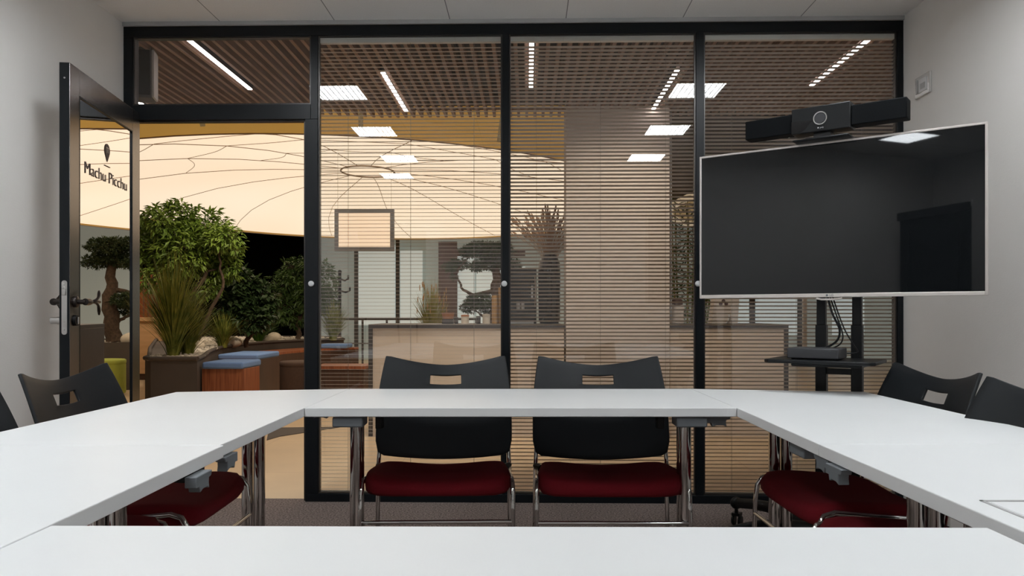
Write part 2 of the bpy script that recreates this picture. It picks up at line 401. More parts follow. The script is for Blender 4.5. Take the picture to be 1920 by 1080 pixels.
# lock plate on the edge
pl_t, pl_b = dz(124, 525), dz(124, 628)
lock = MB()
poly = []
hw_ = .0115
for k in range(9): a = PI*k/8; poly.append((hw_*math.cos(a), pl_t-hw_+hw_*math.sin(a)))
for k in range(9): a = PI+PI*k/8; poly.append((hw_*math.cos(a), pl_b+hw_+hw_*math.sin(a)))
lo = [lock.bm.verts.new((DL+.0015, -.022+p[0], p[1])) for p in poly]; hi = [lock.bm.verts.new((DL+.004, -.022+p[0], p[1])) for p in poly]
lock.bm.faces.new(lo[::-1]); lock.bm.faces.new(hi)
for i in range(len(poly)): lock.bm.faces.new([lo[i], lo[(i+1) % len(poly)], hi[(i+1) % len(poly)], hi[i]])
lk = lock.build('lock_plate', M['steel'], door, smooth=30); lk['label'] = 'satin steel lock plate on the door edge'
zc = (pl_t+pl_b)/2
MB().box(DL+.004, DL+.013, -.029, -.015, zc+.055, zc+.085).build('latch', M['steel'], lk, bevel=.002)
for dz_ in (.108, -.100, -.065, .092):
    MB().lathe([(.0005, 0), (.0035, 0), (.003, .001), (.0005, .001)], 10, mtx=Matrix.Rotation(PI/2, 4, 'Y')).build('screw', M['chrome'], lk, loc=(DL+.004, -.022, zc+dz_))
# branch-shaped lever handles, one on each side
def lever(side):
    hz = dz(140, 566); hx = DL-.055; o = MB(); s = side
    y0 = 0 if s > 0 else -DT
    o.lathe([(.002, 0), (.026, 0), (.026, .009), (.022, .012), (.002, .012)], 20, c=(hx, y0, hz), mtx=Matrix.Rotation(-s*PI/2, 4, 'X'))
    o.tube([(hx, y0, hz), (hx, y0+s*.045, hz)], .011, 12)
    o.tube([(hx+.006, y0+s*.045, hz), (hx-.02, y0+s*.05, hz), (hx-.045, y0+s*.052, hz)], [.016, .016, .010], 12)
    for dx_, zz in ((-.13, .050), (-.135, .0), (-.13, -.055)):
        pts = []
        for k in range(8):
            u = k/7
            pts.append((hx-.035+(dx_+.035)*u, y0+s*(.052+.012*math.sin(PI*u)), hz+zz*(u*u*1.05)+.004*math.sin(PI*u)))
        o.tube(pts, [.0075, .0075, .007, .0065, .006, .0075, .008, .005], 10)
    return o.build('lever_handle', M['bronze'], door, smooth=60)
lever(1); lever(-1)
kz = dz(140, 601)
MB().lathe([(.002, 0), (.025, 0), (.025, .010), (.002, .012)], 20, c=(DL-.055, 0, kz), mtx=Matrix.Rotation(-PI/2, 4, 'X')).build('key_escutcheon', M['black'], door)
MB().box(DL-.060, DL-.050, .011, .016, kz-.016, kz+.016).build('lock_cylinder', M['steel'], door, bevel=.003)
MB().tube([(DL-.055, -DT, kz), (DL-.055, -DT-.030, kz)], .017, 20).tube([(DL-.055, -DT-.030, kz), (DL-.055, -DT-.058, kz)], .015, 20).build('thumb_turn', M['steel'], door, smooth=40)
# lettering on the glass
def text_mesh(body, size, name, m, parent, loc, rot, ext=0.0008, width=None, off=0.0):
    cu = bpy.data.curves.new(name+'_curve', 'FONT'); cu.body = body; cu.size = size; cu.extrude = ext; cu.offset = off; cu.align_x = 'CENTER'; cu.align_y = 'CENTER'
    tmp = bpy.data.objects.new('tmp', cu); COL.objects.link(tmp)
    bpy.context.view_layer.update()
    me = bpy.data.meshes.new_from_object(tmp.evaluated_get(bpy.context.evaluated_depsgraph_get()))
    bpy.data.objects.remove(tmp)
    if width:
        xs = [v.co.x for v in me.vertices]; k = width/(max(xs)-min(xs))
        for v in me.vertices: v.co.x *= k
    me.name = name; me.materials.clear(); me.materials.append(m)
    o = bpy.data.objects.new(name, me); COL.objects.link(o); o.parent = parent; o.location = loc; o.rotation_euler = rot
    return o
sa, sb = dloc(161.5)[0], dloc(239.5)[0]; sm = (sa+sb)/2
tz = (dz(161.5, 320)+dz(239.5, 345))/2
text_mesh('Machu Picchu', .085, 'room_name_lettering', M['lettering'], door, (sm, -.004, tz), (PI/2, 0, PI), width=sa-sb, off=-.0016)
ic = dloc(203)[0]; it, ib = dz(203, 270), dz(203, 305)
m = MB(); H_ = it-ib; cz_ = it-H_*.36; pts = []
R_ = H_*.36
for k in range(17):
    a = math.radians(-25+230*k/16); pts.append((ic+R_*.98*math.cos(a), cz_+R_*math.sin(a)))
pts.append((ic, ib))
lo = [m.bm.verts.new((p[0], -.004, p[1])) for p in pts]; m.bm.faces.new(lo)
m.build('pin_emblem', M['lettering'], door, smooth=None)
text_mesh('TT', .040, 'emblem_letters', M['icon_light'], door, (ic, -.0025, cz_), (PI/2, 0, PI), width=.034)
lc = dloc(203)[0]; lz = dz(203, 312)
MB().box(lc-.035, lc+.035, -.005, -.003, lz-.002, lz+.002).build('emblem_underline', M['lettering'], door)

# ------------------------------------------------------------------ tables
ZTOP = .74; TT = .030
def tpt(px, py): p = onZ(px, py, ZTOP); return (p.x, p.y)
def bracket(parent, x, y, rz, name='folding_bracket'):
    mt = Matrix.Translation((x, y, ZTOP-TT)) @ Matrix.Rotation(rz, 4, 'Z')
    m = MB()
    m.box(-.052, .052, -.04, .05, -.038, -.003, mt)
    return m.build(name, M['grey_plastic'], parent, bevel=.005)
def hook(parent, x, y, rz):
    mt = Matrix.Translation((x, y, ZTOP-TT)) @ Matrix.Rotation(rz, 4, 'Z')
    m = MB()
    prof = [(-.05, -.002), (.055, -.002), (.048, -.016), (.034, -.018), (.032, -.030), (.036, -.046), (.020, -.040), (-.008, -.040), (-.024, -.046), (-.030, -.030), (-.05, -.030)]
    prof = [(a*.82, b*.85) for a, b in prof]
    lo = [m.bm.verts.new(mt @ Vector((p[0], -.013, p[1]))) for p in prof]; hi = [m.bm.verts.new(mt @ Vector((p[0], .013, p[1]))) for p in prof]
    m.bm.faces.new(lo); m.bm.faces.new(hi[::-1])
    for i in range(len(prof)): m.bm.faces.new([lo[i], hi[i], hi[(i+1) % len(prof)], lo[(i+1) % len(prof)]])
    return m.build('table_connector', M['grey_plastic'], parent, smooth=30, bevel=.002)

def table(label, poly, legs, axis):
    """poly: outline in world XY; legs: leg positions; axis: unit vector of the foot's direction"""
    cx = sum(p[0] for p in poly)/len(poly); cy = sum(p[1] for p in poly)/len(poly)
    t = thing('meeting_table', label, 'table', (cx, cy, 0), group='white tables pushed together')
    L = [(p[0]-cx, p[1]-cy) for p in poly]
    MB().prism(L, ZTOP-TT, ZTOP).build('tabletop', M['table'], t, smooth=None, bevel=.002)
    for (lx, ly) in legs:
        lx -= cx; ly -= cy
        leg = MB()
        for s in (-1, 1):
            o = Vector((lx, ly, 0)) + Vector((axis[0], axis[1], 0))*s*.024
            leg.tube([(o.x, o.y, .03), (o.x, o.y, ZTOP-TT-.03)], .0225, 20)
        lg = leg.build('leg', M['chrome'], t, smooth=40)
        a = Vector((axis[0], axis[1], 0))
        ft = MB(); c = Vector((lx, ly, .028))
        ft.tube([c-a*.27+Vector((0, 0, -.008)), c-a*.2, c, c+a*.2, c+a*.27+Vector((0, 0, -.008))], [.014, .02, .024, .02, .014], 12)
        ft.build('foot', M['chrome'], lg, smooth=60)
        rz = math.atan2(axis[1], axis[0])-PI/2
        mt = Matrix.Translation((lx, ly, 0)) @ Matrix.Rotation(rz, 4, 'Z')
        MB().box(-.035, .035, -.24, .24, ZTOP-TT-.022, ZTOP-TT-.001, mt).build('support_bracket', M['dark_plastic'], lg, bevel=.003)
    return t, cx, cy
e = .0015
pc = [tpt(571, 765), tpt(1381.5, 765), tpt(1296, 729), tpt(655, 729)]
def uvec(a, b): v = Vector((b[0]-a[0], b[1]-a[1])); return v.normalized()
ux = uvec(pc[0], pc[1]); uy = Vector((-ux.y, ux.x))
def lerp(a, b, t): return (a[0]+(b[0]-a[0])*t, a[1]+(b[1]-a[1])*t)
midl = lerp(pc[0], pc[3], .5); midr = lerp(pc[1], pc[2], .5)
legc = [(midl[0]+ux.x*.105, midl[1]+ux.y*.105), (midr[0]-ux.x*.105, midr[1]-ux.y*.105)]
tc_, cx, cy = table('white rectangular table across the far end, in front of two chairs', pc, legc, uy)
rzT = math.atan2(ux.y, ux.x)
mt = Matrix.Rotation(rzT, 4, 'Z')
def rel(px, d, cz): p = PX(px, cz); return p.x-cx, p.y-cy
x, y = rel(656, 0, 2.605); bracket(tc_, x, y, rzT)
x, y = rel(1293, 0, 2.605); bracket(tc_, x, y, rzT)
x, y = rel(1345, 0, 2.60); hook(tc_, x, y, rzT)
x, y = rel(604, 0, 2.80); hook(tc_, x, y, rzT+PI)
m = MB(); m.box(-.56, .56, .0, .03, ZTOP-TT-.046, ZTOP-TT-.001, mt).build('crossbeam', M['dark_plastic'], tc_, bevel=.003)
for px in (712, 1237):
    x, y = rel(px, 0, 2.70); MB().box(x-.012, x+.012, y-.02, y+.02, ZTOP-TT-.06, ZTOP-TT-.002).build('clip', M['dark_plastic'], tc_, bevel=.002)
# left far / right far
AL = [tpt(570, 766), tpt(654, 729.2), tpt(330, 735), tpt(-430, 911)]
def side_table(label, inner_far, inner_near_px, outer_far, near_y, sgn, far_in):
    # inner edge line runs along the table axis
    inn = tpt(*far_in); inz = onZ(*inner_near_px, ZTOP)
    return None
axv = Vector((-ux.y, ux.x))                     # table depth axis (away from the camera)
o_c = Vector(pc[0]); o_r = Vector(pc[1])
W = .676
lf_in = Vector(pc[3]) + axv*0.0 - ux*e; ln_in = Vector(tpt(413, 834.5)) - ux*0
lf_out = Vector(tpt(330, 735)); ln_out = ln_in - ux*W
tl1, _, _ = table('white side table, far one on the left, in front of the open door', [tuple(ln_in+axv*e), tuple(Vector(pc[0])-ux*e), tuple(lf_in), tuple(lf_out), tuple(ln_out+axv*e)],
    [tuple(C(-1.045, 3.06).xy), tuple(C(-1.045, 1.96).xy)], ux)
rn_in = Vector(tpt(1535, 832.5)); rf_in = Vector(pc[2]) + ux*e; rf_out = Vector(tpt(1621, 734.5)); rn_out = rn_in + ux*W
tr1, _, _ = table('white side table, far one on the right, below the television', [tuple(rn_in+axv*e), tuple(rn_out+axv*e), tuple(rf_out), tuple(rf_in), tuple(Vector(pc[1])+ux*e)],
    [tuple(C(1.07, 3.02).xy), tuple(C(1.08, 1.98).xy)], ux)
LT = 1.42
tl2, lx_, ly_ = table('white side table, near one on the left', [tuple(ln_in-axv*e+ux*.009), tuple(ln_out-axv*e+ux*.004), tuple(ln_out-axv*LT), tuple(ln_in-axv*LT+ux*.009)],
    [tuple((ln_in-ux*W/2-axv*.11)), tuple((ln_in-ux*W/2-axv*(LT-.11)))], ux)
tr2, rx_, ry_ = table('white side table, near one on the right, with flush cable flap', [tuple(rn_in-axv*e), tuple(rn_in-axv*LT), tuple(rn_out-axv*LT), tuple(rn_out-axv*e)],
    [tuple((rn_in+ux*W/2-axv*.11)), tuple((rn_in+ux*W/2-axv*(LT-.11)))], ux)
nl = onZ(80, 985, ZTOP); nr = onZ(1857, 989, ZTOP)
nlv = Vector((nl.x, nl.y)); nrv = Vector((nr.x, nr.y)); uxn = (nrv-nlv).normalized(); uyn = Vector((-uxn.y, uxn.x))
# keep clear of the side tables
nlv = nlv + uxn*.009
tn, nx_, ny_ = table('white table nearest the viewer, closing the square', [tuple(nlv-uyn*.66+uxn*.004), tuple(nrv-uyn*.66-uxn*.004), tuple(nrv-uxn*.004), tuple(nlv+uxn*.004)],
    [tuple(nlv+uxn*.12-uyn*.33), tuple(nrv-uxn*.12-uyn*.33)], uyn)
# brackets below the side tables
def rel2(t, px, cz): p = PX(px, cz); return p.x-t.location.x, p.y-t.location.y
x, y = rel2(tl2, 372, 1.66); hook(tl2, x, y, rzT+PI/2)
x, y = rel2(tl2, 378, 1.72); MB().box(x-.05, x-.005, y-.03, y+.03, ZTOP-TT-.03, ZTOP-TT-.001).build('clip', M['dark_plastic'], tl2, bevel=.003)
x, y = rel2(tl1, 425, 1.885); hook(tl1, x, y, rzT-PI/2)
x, y = rel2(tr1, 1513, 2.06); bracket(tr1, x+.02, y, rzT+PI/2)
x, y = rel2(tr2, 1548, 1.86); hook(tr2, x, y, rzT+PI/2)
x, y = rel2(tr2, 1572, 1.74); hook(tr2, x, y, rzT-PI/2)
# cable flap flush in the near right table
cf = [onZ(1836, 939, ZTOP), onZ(1900, 968, ZTOP)]
c0 = Vector((cf[0].x, cf[0].y)) - Vector(tr2.location[:2])
mt = Matrix.Translation((c0.x, c0.y, 0)) @ Matrix.Rotation(rzT, 4, 'Z')
fl = MB()
w_, d_ = .30, .14
fl.box(0, w_, -.006, 0, ZTOP, ZTOP+.0015, mt).box(0, w_, -d_, -d_+.006, ZTOP, ZTOP+.0015, mt).box(0, .006, -d_, 0, ZTOP, ZTOP+.0015, mt).box(w_-.006, w_, -d_, 0, ZTOP, ZTOP+.0015, mt)
cfo = fl.build('cable_flap', M['trim'], tr2); cfo['label'] = 'flush cable flap outlined in the tabletop'
MB().box(.012, w_-.012, -d_+.012, -.012, ZTOP, ZTOP+.0008, mt).build('flap_lid', M['table'], cfo)

# ------------------------------------------------------------------ chairs
def make_chair():
    t = thing('meeting_chair', 'x', 'chair', group='red seated chairs around the tables')
    # seat cushion
    bm = bmesh.new(); nx, nr = 36, 9
    def outline(a):
        c, s = math.cos(a), math.sin(a); p = 6.0
        k = (abs(c)**p + abs(s)**p)**(-1/p)
        x, y = .275*k*c, .215*k*s
        x *= 1 - .06*(y/.215)        # a little narrower at the back
        return x, y
    def zt(x, y): return .426 + .026*abs(x/.27)**1.8 - .022*max(0, -y/.215)**3*1.0 - .012*(y/.215)
    prof = [(0.0, 'c'), (.4, 1.0), (.7, 1.0), (.88, .99), (.965, .88), (1.0, .55), (.99, .2), (.95, 0.0), (.5, 0.0)]
    ctop = bm.verts.new((0, 0, zt(0, 0))); rings = []
    for sc, h in prof[1:]:
        ring = []
        for k in range(nx):
            x, y = outline(2*PI*k/nx); x *= sc; y *= sc
            top = zt(x, y); z = top + (.381-.010*max(0, -y/.215)-top)*(1-h)
            ring.append(bm.verts.new((x, y, z)))
        rings.append(ring)
    for k in range(nx): bm.faces.new([ctop, rings[0][k], rings[0][(k+1) % nx]])
    for a, b in zip(rings, rings[1:]):
        for k in range(nx): bm.faces.new([a[k], b[k], b[(k+1) % nx], a[(k+1) % nx]])
    bm.faces.new(rings[-1])
    m = MB(); m.bm.free(); m.bm = bm; m.build('seat', M['red'], t, smooth=70)
    # backrest with a hand hole
    bm = bmesh.new()
    xs = [-1+2*i/24 for i in range(25)]; vs = [j/18 for j in range(19)]
    hx0, hx1 = -.25, .25; 
    xs = sorted(set([round(x, 4) for x in xs] + [hx0, hx1])); vs = sorted(set([round(v, 4) for v in vs] + [.785, .88]))
    def bp(u, v):
        hw = .292 - .026*max(0, (v-.45)/.55)**1.5 - .012*max(0, (.12-v)/.12)
        zb = .455 - .030*(1-u*u); ztp = .872 - .047*(1-abs(u)**1.7)
        # small rounding of the corners
        if abs(u) > .95: ztp -= .004*((abs(u)-.95)/.05)**2; zb += .012*((abs(u)-.95)/.05)**2
        z = zb + (ztp-zb)*v
        y = .245 + .075*v + .055*v*v - .050*u*u*(1-.25*v)
        return Vector((hw*u, y, z))
    g = {(i, j): bm.verts.new(bp(u, v)) for i, u in enumerate(xs) for j, v in enumerate(vs)}
    for i in range(len(xs)-1):
        for j in range(len(vs)-1):
            if xs[i] >= hx0-1e-6 and xs[i+1] <= hx1+1e-6 and vs[j] >= .785-1e-6 and vs[j+1] <= .88+1e-6: continue
            bm.faces.new([g[i, j], g[i+1, j], g[i+1, j+1], g[i, j+1]])
    bmesh.ops.delete(bm, geom=[v for v in bm.verts if not v.link_faces], context='VERTS')
    m = MB(); m.bm.free(); m.bm = bm; o = m.build('backrest', M['chair_back'], t, smooth=50)
    so = o.modifiers.new('solid', 'SOLIDIFY'); so.thickness = .011; so.offset = 0
    bv = o.modifiers.new('bevel', 'BEVEL'); bv.width = .003; bv.segments = 2; bv.limit_method = 'ANGLE'; bv.angle_limit = math.radians(50)
    r = .0095
    for s in (-1, 1):
        X = .286*s
        # front leg bends into the side rail under the seat
        pts = [(X, -.215, .012), (X, -.205, .32), (X, -.198, .385), (X*.995, -.180, .415), (X*.985, -.145, .425), (X*.97, 0, .410), (X*.965, .20, .395)]
        MB().tube(pts, r, 12).tube([(X, -.215, .0), (X, -.215, .02)], .013, 12).build('front_leg', M['chrome'], t, smooth=60)
        # rear leg goes up into the backrest
        MB().tube([(X*1.0, .215, .012), (X*.985, .215, .40), (X*.97, .225, .48), (X*.90, .262, .62)], r, 12).tube([(X, .215, .0), (X, .215, .02)], .013, 12).build('rear_leg', M['chrome'], t, smooth=60)
        MB().tube([(X*.985, .218, .405), (X*.90, .17, .405)], .012, 10).build('seat_pivot', M['black'], t, smooth=60)
    MB().tube([(-.286, -.207, .275), (.286, -.207, .275)], .008, 12).build('front_stretcher', M['chrome'], t, smooth=60)
    MB().tube([(-.25, -.06, .378), (.25, -.06, .378)], .009, 12).tube([(-.25, .12, .368), (.25, .12, .368)], .009, 12).build('seat_frame', M['chrome'], t, smooth=60)
    for s in (-1, 1): MB().tube([(.286*s, -.212, .13), (.283*s, .215, .13)], .007, 10).build('side_stretcher', M['chrome'], t, smooth=60)
    return t
ch = make_chair()
CH = [((-.288, 3.05), 1.5, 'red seated chair behind the far table, left of the two central ones'),
      ((.380, 3.035), -.5, 'red seated chair behind the far table, right of the two central ones'),
      ((-1.225, 2.665), 91, 'red seated chair on the left side beside the open door'),
      ((-1.245, 2.03), 90, 'red seated chair on the left side, nearer the viewer and mostly cut off'),
      ((1.165, 2.69), -89, 'red seated chair on the right side, under the television'),
      ((1.115, 2.02), -88, 'red seated chair on the right side, second back, partly cut off')]
for i, ((a, b), rz, lab) in enumerate(CH):
    loc = C(a, b); r = TH + math.radians(rz)
    if i == 0: ch.location = loc; ch.rotation_euler = (0, 0, r); ch['label'] = lab
    else: dup(ch, loc, r, lab)

# ------------------------------------------------------------------ television on stand
tvw, tvh = 1.105, .645
a0 = C((1312-960)/F*3.43, 3.43, 0); a1 = C((1852.5-960)/F*2.795, 2.795, 0)
d3 = (a1-a0); tvw = d3.length; tva = math.atan2(d3.y, d3.x)
zb = CAMZ + 27*3.43/F; zt_ = CAMZ + 292.5*3.43/F; tvh = zt_-zb
mid = (a0+a1)/2
tv = thing('television', 'large flat television with thin silver bezel on a black stand', 'television', (mid.x, mid.y, zb), tva)
w = tvw/2; bz = .009
m = MB()
m.box(-w, -w+bz, -.004, .02, 0, tvh).box(w-bz, w, -.004, .02, 0, tvh).box(-w+bz, w-bz, -.004, .02, 0, .016).box(-w+bz, w-bz, -.004, .02, tvh-bz, tvh)
m.build('bezel', M['tv_bezel'], tv, bevel=.002)
MB().box(-w+bz, w-bz, -.001, .018, .016, tvh-bz).build('screen', M['screen'], tv, smooth=None)
MB().box(-w+.03, w-.03, .02, .045, .03, tvh-.03).box(-.32, .32, .045, .07, .04, .38).build('rear_casing', M['black'], tv, bevel=.006)
MB().tube([(-.05, 0, -.004), (-.03, -.001, -.009), (.03, -.001, -.009), (.05, 0, -.004)], .004, 8).build('sensor_bar', M['tv_bezel'], tv)
lg = text_mesh('LG', .013, 'maker_lettering', M['grey_plastic'], tv, (.010, -.0048, .0080), (PI/2, 0, 0), ext=.0003)
mk = MB().lathe([(.0005, 0), (.0045, 0), (.0045, .0006), (.0005, .0006)], 16, mtx=Matrix.Rotation(PI/2, 4, 'X')).build('maker_emblem', M['grey_plastic'], tv, loc=(-.008, -.004, .008))

stand = thing('television_stand', 'black rolling television stand with twin columns and shelf', 'stand', (mid.x, mid.y, 0), tva)
yc = .135
cxs = (-.060, .082)
for xx in cxs:
    MB().box(xx-.022, xx+.022, yc-.020, yc+.020, .10, 1.01).box(xx-.018, xx+.018, yc-.016, yc+.016, 1.01, 1.60).build('column', M['black'], stand, bevel=.003)
for q0, q1 in ((.80, .825), (.20, .25)): MB().box(cxs[0]+.022, cxs[1]-.022, yc-.012, yc+.012, q0, q1).build('column_tie', M['black'], stand, bevel=.002)
MB().box(-.24, .26, .085, .115, 1.20, 1.24).box(-.24, .26, .085, .115, 1.50, 1.54).box(-.18, -.15, .070, .085, 1.16, 1.58).box(.17, .20, .070, .085, 1.16, 1.58).box(-.02, .10, .06, .1, 1.125, 1.15).build('mount_bracket', M['black'], stand, bevel=.002)
sh = MB(); 
sp_ = [(-.20, -.17), (.18, -.17), (.20, -.15), (.20, .10), (.18, .12), (-.20, .12), (-.22, .10), (-.22, -.15)]
sh.prism(sp_, .858, .872).build('shelf', M['black'], stand, bevel=.004)
MB().box(-.13, .14, -.09, .11, .842, .858).build('shelf_bracket', M['black'], stand, bevel=.006)
def hubp(a): return Vector((math.cos(a), math.sin(a)))
xb_ = .02
MB().box(xb_-.12, xb_+.12, yc-.07, yc+.07, .075, .12).build('base_hub', M['black'], stand, bevel=.01)
for (lx, ly) in ((-.40, -.12), (.44, -.12), (-.53, .43), (.50, .42)):
    st = Vector((xb_ + (.07 if lx > 0 else -.07), yc, .115)); en = Vector((lx, ly, .115))
    pts = [st.lerp(en, k/5) + Vector((0, 0, .035*math.sin(PI*k/5))) for k in range(6)]
    leg = MB(); leg.tube(pts, [.034, .032, .030, .027, .025, .024], 12).blob(en+Vector((0, 0, .0)), (.030, .030, .030), 16, 10)
    lo_ = leg.build('leg', M['black'], stand, smooth=60)
    cm = MB()
    cm.tube([en+Vector((0, 0, -.02)), en+Vector((0, 0, -.052))], .009, 10)
    cm.box(lx-.020, lx+.020, ly-.014, ly+.03, .052, .066)
    for q in (-.016, .016):
        cm.lathe([(.002, -.007), (.024, -.007), (.027, -.003), (.027, .003), (.024, .007), (.002, .007)], 20, c=(lx+q, ly+.012, .027), mtx=Matrix.Rotation(PI/2, 4, 'Y'))
    cm.build('caster', M['black'], lo_, smooth=40)
tvM = Matrix.Translation((mid.x, mid.y, 0)) @ Matrix.Rotation(tva, 4, 'Z')
# set-top box
bl = tvM @ Vector((-.040, -.035, .872))
sb = thing('codec_box', 'flat dark grey device box lying on the stand shelf', 'device', bl, tva)
MB().box(-.100, .100, -.075, .075, .004, .046).build('casing', M['box_grey'], sb, bevel=.004)
for q in (-.08, .08):
    for p_ in (-.055, .055): MB().tube([(q, p_, 0), (q, p_, .005)], .008, 10).build('rubber_foot', M['dark_plastic'], sb)
def cable(name, label, pts, r):
    cu = []
    for i in range(len(pts)-1):
        p0 = Vector(pts[max(i-1, 0)]); p1 = Vector(pts[i]); p2 = Vector(pts[i+1]); p3 = Vector(pts[min(i+2, len(pts)-1)])
        for k in range(6):
            u = k/6
            cu.append(.5*((2*p1)+(-p0+p2)*u+(2*p0-5*p1+4*p2-p3)*u*u+(-p0+3*p1-3*p2+p3)*u**3))
    cu.append(Vector(pts[-1]))
    o = MB().tube([tvM @ c for c in cu], r, 6).build(name, M['black'], smooth=60)
    return tag(o, label, 'cable', group='black cables behind the television')
cable('cable', 'thick black cable hanging from the television, left loop to the box', [(-.02, .06, 1.13), (.00, .055, 1.06), (.03, .05, .99), (.015, .05, .94), (-.045, .052, .905), (-.05, .035, .905)], .0045)
cable('cable', 'thin black cable curving down the middle to the box', [(-.01, .06, 1.13), (.02, .055, 1.04), (.042, .05, .97), (.03, .05, .93), (-.02, .052, .905), (-.03, .035, .900)], .003)
cable('cable', 'thin black cable hanging rightmost to the box rear', [(.0, .06, 1.13), (.03, .055, 1.04), (.055, .05, .98), (.085, .045, .93), (.10, .045, .90), (.06, .038, .895)], .0028)

# conference camera bar on top of the television
vbz = zt_+.055
c_bar = C(1.277, 3.105, 1.800)
vb = thing('video_bar', 'long black conference camera bar above the television', 'camera', c_bar, TH+math.atan2(-.39, .5))
for q in (-.315, .115): MB().box(q, q+.20, -.035, .035, .006, .086).build('speaker_grille', M['mesh_black'], vb, bevel=.004)
MB().box(-.115, .115, -.045, .036, -.002, .102).build('centre_housing', M['dark_plastic'], vb, bevel=.004)
m = MB()
pr = [(-.115, 0), (-.085, 0), (-.06, .012), (-.045, .03), (-.025, .045), (-.115, .05)]
lo = [m.bm.verts.new((p[0]*1.0, -.0462, p[1]+.001)) for p in pr]; m.bm.faces.new(lo); m.build('glossy_corner', M['gloss_black'], vb, smooth=None)
m = MB(); m.lathe([(.023, 0), (.027, 0), (.0275, .003), (.0265, .005), (.0235, .005), (.0228, .003)], 36, mtx=Matrix.Rotation(PI/2, 4, 'X'))
bm = m.bm; bm.faces.ensure_lookup_table()
caps = [f for f in bm.faces if len(f.verts) > 10]; bmesh.ops.delete(bm, geom=caps, context='FACES')
rg = m.build('lens_ring', M['steel'], vb, smooth=40, loc=(.0, -.045, .050)); rg['label'] = 'bright ring around the camera lens'
MB().lathe([(.001, 0), (.023, 0), (.021, .004), (.012, .0045), (.001, .0046)], 32, mtx=Matrix.Rotation(PI/2, 4, 'X')).build('lens', M['box_grey'], vb, loc=(.0, -.045, .050))
text_mesh('poly', .009, 'maker_lettering', M['white_plastic'], vb, (.006, -.0462, .012), (PI/2, 0, 0), ext=.0002)
MB().blob((-.008, -.0462, .012), (.003, .0006, .003), 10, 6).build('maker_emblem', M['white_plastic'], vb)
MB().box(-.035, .035, -.02, .02, -.028, -.002).build('mount_neck', M['box_grey'], vb, bevel=.003)
MB().box(-.11, .11, -.05, .07, -.034, -.026).box(-.06, .06, .05, .07, -.12, -.034).build('mount_plate', M['black'], vb, bevel=.003)

# wall plate
wp = onX(1733, 160, XR)
pw = thing('wall_plate', 'small clear plastic wall plate high beside the partition', 'thermostat', wp)
MB().box(-.012, 0, -.075, .075, -.055, .055).build('cover', M['clear'], pw, bevel=.004)
MB().box(-.015, -.012, -.05, .03, -.035, .035).build('inner_panel', M['white_plastic'], pw, bevel=.002)
MB().box(-.018, -.015, .038, .056, -.035, .040).build('side_slot', M['trim'], pw, bevel=.002)
MB().box(-.017, -.015, -.035, .010, -.02, .01).build('button_row', M['trim'], pw, bevel=.002)

# white floor cap on the carpet below the right chairs
fc = C((1521-960)/F*2.95*1.0, 3.0)
fp = onZ(1524, 980, 0.0)
k = thing('cable_outlet', 'small white domed floor outlet on the carpet under the right chairs', 'outlet', (fp.x, fp.y, 0))
MB().lathe([(.001, 0), (.045, 0), (.050, .004), (.045, .009), (.001, .009)], 28).build('base_ring', M['white_plastic'], k)
MB().lathe([(.036, .009), (.038, .02), (.030, .036), (.015, .044), (.001, .046)], 24).build('dome_cover', M['white_plastic'], k, smooth=60)

# ceiling light panels
lights = [(-1.40, 2.90), (1.235, 2.90), (-1.38, 1.70), (1.24, 1.70), (-1.36, .50), (1.24, .50), (-1.56, -.50)]
lab = ['over the left table, nearest the partition', 'over the right table, nearest the partition', 'over the left table, second from the partition',
       'over the right table, second from the partition', 'over the left table, third from the partition', 'over the right table, third from the partition', 'behind the viewer on the left']
pl0 = None
for i, (x, y) in enumerate(lights):
    if not pl0:
        pl0 = thing('ceiling_light', 'white recessed ceiling light panel '+lab[i], 'light', (x, y, ZC), group='recessed light panels in the meeting room ceiling')
        MB().box(-.19, .19, -.20, -.185, -.012, 0).box(-.19, .19, .185, .20, -.012, 0).box(-.19, -.175, -.185, .185, -.012, 0).box(.175, .19, -.185, .185, -.012, 0).build('frame', M['louvre'], pl0)
        MB().box(-.175, .175, -.185, .185, -.006, -.003).build('diffuser', M['panel'], pl0, smooth=None)
        m = MB()
        for q in range(9): m.box(-.175+.35*(q+.5)/9-.001, -.175+.35*(q+.5)/9+.001, -.185, .185, -.014, -.006)
        m.build('louvre', M['louvre'], pl0)
    else: dup(pl0, (x, y, ZC), 0, 'white recessed ceiling light panel '+lab[i])

# dark board on rear wall seen only in the television
bd = thing('flip_chart', 'dark flip chart board on legs behind the viewer, mirrored in the television', 'flip chart', (-1.70, -1.0, 0), .12)
MB().box(-.43, .43, 0, .02, 1.0, 2.04).build('board_panel', M['black'], bd, bevel=.003)
MB().box(-.44, .44, .02, .05, 2.0, 2.08).build('clamp_rail', M['gloss_black'], bd, bevel=.003)
for s_ in (-1, 1): MB().tube([(s_*.30, .01, 1.9), (s_*.36, .12, 0)], .012, 8).build('leg', M['black'], bd)
MB().tube([(0, -.01, 1.9), (0, -.45, 0)], .012, 8).build('leg', M['black'], bd)

